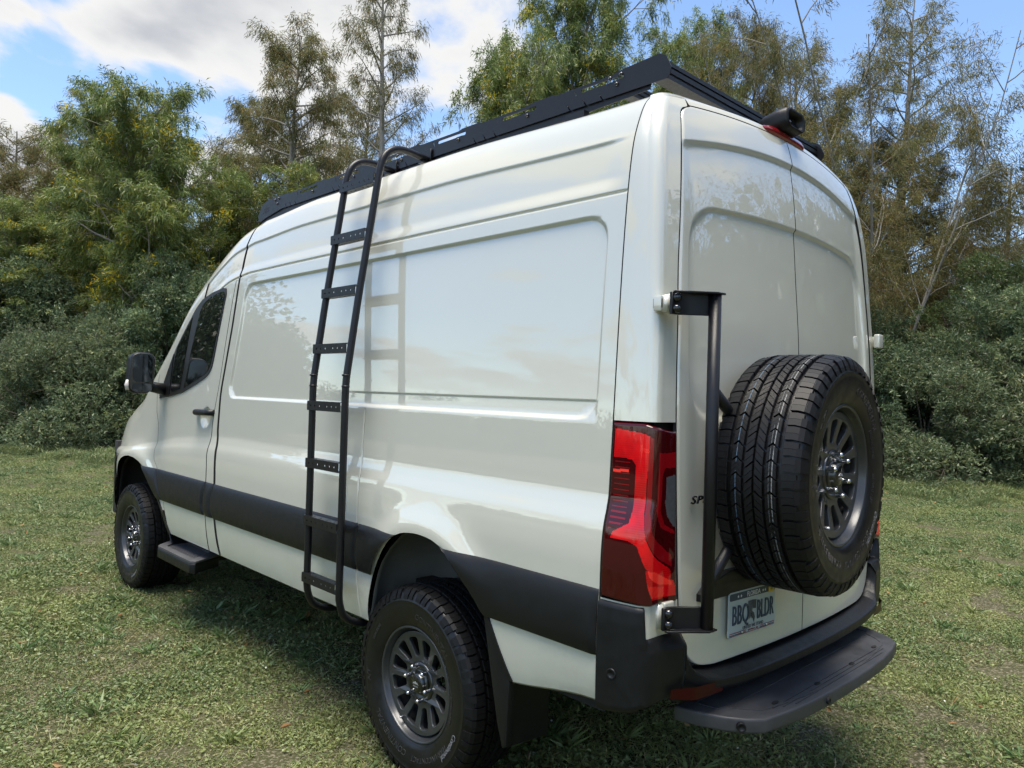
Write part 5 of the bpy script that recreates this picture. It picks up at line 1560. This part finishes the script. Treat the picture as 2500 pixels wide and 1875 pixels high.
def build_shrub(seed, Rx, H, nlobe, cols, cw, leaf=(.065, .10), wid=(.022, .032), per=6, dens=400):
    r = np.random.default_rng(seed); k = Skel(seed+1)
    A = []; Ad = []; lobe_t = []
    for i in range(nlobe):
        f = r.uniform()**1.25; zc = H*(.05+.75*f); rad = Rx*(1-.55*f**1.6)
        a = r.uniform(0, 2*np.pi); q = rad*np.sqrt(r.uniform())
        c = np.array([q*math.cos(a), q*math.sin(a), zc]); lr = r.uniform(.35, .85)*min(Rx, H)*.34
        Q, _ = k.path((r.normal()*.2, r.normal()*.2, 0), unit(c+np.array([0, 0, .5])), np.linalg.norm(c), 6, .12, (0, 0, 0)); k.tube(Q, .03, .008, 4)
        n = dens
        d = unit(r.normal(size=(n, 3))); rr = lr*(.62+.5*r.uniform(size=(n, 1))**.7)
        p = c+d*rr*np.array([1, 1, .85]); ok = p[:, 2] > .04
        A.append(p[ok]); Ad.append(d[ok]); lobe_t.append(np.full(int(ok.sum()), r.uniform(.72, 1.3)))
        for _ in range(5):
            dd = unit(r.normal(size=3)+np.array([0, 0, .4])); T, _ = k.path(c, dd, lr*r.uniform(1.1, 1.6), 4, .2, (0, 0, -.1)); k.tube(T, .008, .003, 3)
    for i in range(46):   # stray shoots standing out of the mass
        a = r.uniform(0, 2*np.pi); f = r.uniform(.25, 1.0); rad = Rx*(1-.55*f**1.6)*r.uniform(.75, 1.1)
        c = np.array([rad*math.cos(a), rad*math.sin(a), H*(.1+.78*f)])
        T, _ = k.path(c*.8, unit(c*np.array([.5, .5, .2])+np.array([0, 0, .8])+r.normal(size=3)*.3), r.uniform(.5, 1.1), 5, .1, (0, 0, -.1)); k.tube(T, .007, .002, 3)
        q = r.uniform(.2, 1, 26)*5; j = np.minimum(q.astype(int), 4); p = T[j]+(T[j+1]-T[j])*(q-j)[:, None]
        A.append(p); Ad.append(unit(r.normal(size=(26, 3))+np.array([0, 0, .3]))); lobe_t.append(np.full(26, r.uniform(.9, 1.45)))
    A = np.concatenate(A); Ad = np.concatenate(Ad); n = len(A); m = per
    B = np.repeat(A, m, 0)+r.normal(size=(n*m, 3))*.030
    dd = np.repeat(Ad, m, 0)*.55+r.normal(size=(n*m, 3))*.55+np.array([0, 0, .15])
    tint = 1.18*np.repeat(pick(r, cols, cw, n)*r.uniform(.75, 1.25, (n, 1))*np.concatenate(lobe_t)[:, None], m, 0)*r.uniform(.75, 1.25, (n*m, 1))
    return mesh_tubes('stems', k.tubes, M_BARKB), leaf_mesh('foliage', B, dd, r.uniform(*leaf, n*m), r.uniform(*wid, n*m), tint, M_LSHR, .12, r)
def place(u, d):
    """ground point seen at column u, d metres in front of the camera"""
    p = CAM[:2]+FW[:2]/np.linalg.norm(FW[:2])*d+RT[:2]/np.linalg.norm(RT[:2])*(u-1250)/1808.32*d
    return float(p[0]), float(p[1])
def htop(u, v, d): return 1.596+d*(937.5-v)/1808.32+d*.0112+.029*d*(u-1250)/1808.32
def stand(name, meshes, partnames, u, d, rot, label, cat, group, scale=1.0, sink=.03, top=None):
    """a plant seen at column u, d metres away; top is the image row its tip reaches"""
    x, y = place(u, d)
    e = empty(name, (x, y, float(gz(x, y))-sink), (0, 0, rot))
    if top is not None:
        co = np.zeros(len(meshes[1].vertices)*3, np.float32); meshes[1].vertices.foreach_get('co', co)
        sz_ = htop(u, top, d)/float(np.percentile(co[2::3], 99.7))
        sx = scale if not isinstance(scale, tuple) else scale[0]
        scale = (sx, sx, sz_)
    e.scale = (scale, scale, scale) if not isinstance(scale, tuple) else scale
    tag(e, label, cat, group)
    for me, pn in zip(meshes, partnames):
        if me is not None: link(bpy.data.objects.new(pn, me), e)
    return e
TP = ('trunk', 'crown', 'flowers')
GT = 'trees along the edge of the lawn'
cyA = build_tree(11, 9.6, 2.7, 'cypress'); cyB = build_tree(12, 11.5, 2.3, 'cypress', 8)
acA = build_tree(21, 8.4, 2.5, 'acacia'); acB = build_tree(22, 11.0, 2.9, 'acacia')
brA = build_tree(31, 10.5, 3.4, 'bare')
stand('cypress_tree', cyA, TP, 20, 21.5, .3, 'russet feathery cypress at the far left edge', 'tree', GT, 1.0, top=390)
stand('cypress_tree', cyA, TP, 200, 23.0, 5.1, 'olive cypress poking up behind the yellow flowered acacia', 'tree', GT, 1.0, top=225)
stand('acacia_tree', acA, TP, 400, 19.5, 1.1, 'green acacia dotted with yellow flowers left of the van', 'tree', GT, 1.1, top=225)
stand('cypress_tree', cyA, TP, 690, 23.5, 2.0, 'olive brown cypress with drooping sprays behind the van front', 'tree', GT, 1.3, top=95)
stand('cypress_tree', cyB, TP, 945, 21.0, .9, 'tall thin cypress with pale straight trunk above the ladder', 'tree', GT, 1.0, top=-190)
stand('acacia_tree', acA, TP, 1185, 19.5, 3.6, 'rounded acacia with orange yellow flowers above the roof rack', 'tree', GT, .9, top=95)
stand('acacia_tree', acB, TP, 1450, 21.0, 5.0, 'tallest acacia with slender hanging leaves behind the roof', 'tree', GT, 1.05, top=-130)
stand('cypress_tree', cyA, TP, 1800, 23.0, 4.1, 'dense olive cypress behind the rear end of the roof rack', 'tree', GT, 1.1, top=10)
stand('acacia_tree', acB, TP, 70, 20.5, .4, 'leafy acacia rising from the far left shrubs', 'tree', GT, .95, top=500)
stand('acacia_tree', acA, TP, 255, 22.5, 5.3, 'acacia with few flowers, half hidden left of the yellow flowered one', 'tree', GT, 1.15, top=350)
stand('acacia_tree', acB, TP, 575, 21.0, 3.9, 'green acacia just above the front end of the roof rack', 'tree', GT, .85, top=400)
stand('acacia_tree', acA, TP, 760, 22.0, 2.2, 'low green acacia left of the ladder top', 'tree', GT, 1.0, top=440)
stand('cypress_tree', cyA, TP, 2050, 23.5, 5.9, 'olive cypress behind the many stemmed sparse tree', 'tree', GT, 1.1, top=230)
stand('cypress_tree', cyA, TP, 2215, 22.0, .7, 'rusty olive cypress right of the many stemmed sparse tree', 'tree', GT, 1.15, top=330)
stand('cypress_tree', cyB, TP, 2400, 23.0, 3.0, 'rusty cypress behind the dark broadleaf tree at the right edge', 'tree', GT, 1.4, top=400)
stand('cypress_tree', cyB, TP, 2150, 21.5, 3.4, 'tall feathery olive cypress right of the rear doors, reaching the top of the picture', 'tree', GT, 1.25, top=-10)
stand('cypress_tree', cyB, TP, -130, 22.0, 2.9, 'russet cypress past the left end of the row', 'tree', GT, 1.5, top=330)
stand('cypress_tree', cyA, TP, 100, 25.5, 1.2, 'brown cypress behind the far left shrubs, under the small white cloud', 'tree', GT, 1.4, top=330)
stand('cypress_tree', cyA, TP, 560, 26.0, 3.2, 'russet cypress between the flowered acacia and the olive brown cypress', 'tree', GT, 1.2, top=230)
stand('cypress_tree', cyB, TP, 835, 26.0, 4.4, 'thin olive cypress just left of the pale straight trunk', 'tree', GT, 1.3, top=200)
stand('acacia_tree', acB, TP, 1610, 24.5, 1.3, 'green acacia behind the highest corner of the roof rack', 'tree', GT, 1.0, top=40)
stand('acacia_tree', acB, TP, 1300, 25.0, 2.6, 'acacia filling the gap behind the roof rack middle', 'tree', GT, 1.0, top=170)
stand('cypress_tree', cyB, TP, 1925, 24.0, 2.2, 'thin olive cypress behind the rear camera', 'tree', GT, 1.3, top=150)
stand('sparse_tree', brA, TP, 2330, 22.5, 3.7, 'sparse tree of grey stems further right, behind the dark leafy tree', 'tree', GT, 1.2, top=430)
stand('sparse_tree', brA, TP, 2090, 19.0, .5, 'sparse tree of many bare grey stems right of the van', 'tree', GT, 1.35, top=-90)
SH1 = build_shrub(41, 2.1, 4.6, 62, [(.105, .150, .072), (.140, .180, .085), (.082, .124, .068), (.185, .21, .085)], (4, 4, 3, 1.2))
SH2 = build_shrub(42, 2.5, 3.4, 58, [(.112, .146, .072), (.145, .176, .088), (.085, .122, .062), (.19, .21, .088)], (4, 3, 3, 1), per=6)
SH3 = build_shrub(43, 2.2, 6.2, 62, [(.078, .118, .042), (.105, .145, .050), (.135, .168, .055)], (4, 3, 2), (.06, .095), (.021, .031), 5)
SP_ = ('stems', 'foliage')
GS = 'shrubs under the trees'
for i, (u, d, me, rot, sc_, lab) in enumerate((
        (-160, 19.5, SH2, .2, 1.15, 'grey green shrub at the far left edge of the lawn'),
        (20, 19.0, SH1, .4, (1.2, 1.2, 1.18), 'tall grey green shrub left of the yellow flowered acacia'),
        (250, 17.6, SH2, 1.7, (1.0, 1.0, 1.05), 'low spreading shrub whose skirt reaches the lawn left of the van'),
        (430, 18.2, SH1, 3.0, (1.0, 1.0, 1.12), 'dark shrub behind the door mirror'),
        (640, 20.0, SH3, 3.9, .9, 'dark shrub behind the van cab'),
        (900, 20.5, SH3, .8, .95, 'dark shrub behind the middle of the van, below the tall thin cypress'),
        (1180, 19.5, SH1, 4.9, 1.1, 'shrub behind the van, below the rounded acacia'),
        (1480, 19.5, SH2, 5.6, 1.2, 'shrub behind the van, below the tallest acacia'),
        (1780, 19.0, SH1, 2.3, 1.1, 'shrub behind the rear doors of the van'),
        (2090, 17.2, SH1, .9, (1.05, 1.05, .95), 'tangled grey green shrub just right of the spare wheel'),
        (2290, 15.6, SH2, 4.0, (.98, .98, .86), 'low grey green shrub nearest the lawn on the right'),
        (2480, 15.8, SH1, 5.2, (1.0, 1.0, 1.05), 'leafy shrub at the right edge below the dark tree'),
        (2640, 15.0, SH2, 2.8, 1.1, 'shrub past the right end of the row'))):
    stand('shrub', me, SP_, u, d, rot, lab, 'shrub', GS, sc_)
for i, (u, d, rot, sc_, lab) in enumerate((
        (2460, 17.4, .6, (1.0, 1.0, 1.05), 'dark green broadleaf tree at the right edge'),
        (2250, 20.5, 2.1, (1.0, 1.0, .88), 'dark leafy tree behind the sparse tree on the right'),
        (180, 23.0, 3.3, (1.2, 1.2, .95), 'dark leafy tree behind the far left shrubs'),
        (480, 24.0, 4.4, (1.2, 1.2, 1.0), 'dark leafy tree behind the yellow flowered acacia'),
        (1650, 23.0, 5.0, (1.2, 1.2, 1.1), 'dark leafy tree behind the van roof'))):
    stand('broadleaf_tree', SH3, SP_, u, d, rot, lab, 'tree', GT, sc_)
# woods on the other sides of the field, which the paintwork mirrors
r = np.random.default_rng(77)
B = []; Dn = []; T = []; Ls = []
def wood(az0, az1, dist, hmin, hmax, n, leaf, m=900, lo=.5, hi=1.0):
    for a in np.linspace(az0, az1, n):
        dd = dist*r.uniform(.92, 1.12); H = r.uniform(hmin, hmax); R_ = H*r.uniform(.35, .6)
        c = np.array([dd*math.sin(math.radians(a)), dd*math.cos(math.radians(a)), H*.5])
        d_ = unit(r.normal(size=(m, 3))); p = c+d_*np.array([R_, R_, H*.5])*(r.uniform(lo, hi, (m, 1)))
        B.append(p); Dn.append(d_+r.normal(size=(m, 3))*.7); T.append(np.tile(np.array([(.06, .09, .045)]), (m, 1))*r.uniform(.6, 1.4, (m, 1))); Ls.append(np.full(m, leaf))
wood(-75, -14, 90, 3.6, 5.2, 48, 1.7, 150, .05, .72)
wood(-75, -14, 86, 4.0, 6.4, 40, .34, 1100, .6, 1.0)
wood(-172, -77, 88, 5, 7.5, 40, 1.0, 220)
wood(-25.5, -24, 50, 7.5, 8.5, 2, .42, 4500)
wood(-21, -8, 46, 10, 14, 8, .50, 3000)
wood(95, 150, 25, 9, 14, 20, 1.3, 260, .2, .72)
wood(95, 150, 25, 9, 14, 22, .20, 2300, .6, 1.1)
wood(152, 190, 30, 9, 14, 14, .8, 400)
Bc = np.concatenate(B); Ls = np.concatenate(Ls)
me = leaf_mesh('far_woods', Bc, np.concatenate(Dn), Ls*r.uniform(.7, 1.2, len(Ls)), Ls*.6, np.concatenate(T), M_LSHR, .1, r)
tag(link(bpy.data.objects.new('far_woods', me)), 'distant wood round the other sides of the field', 'woods', kind='stuff')
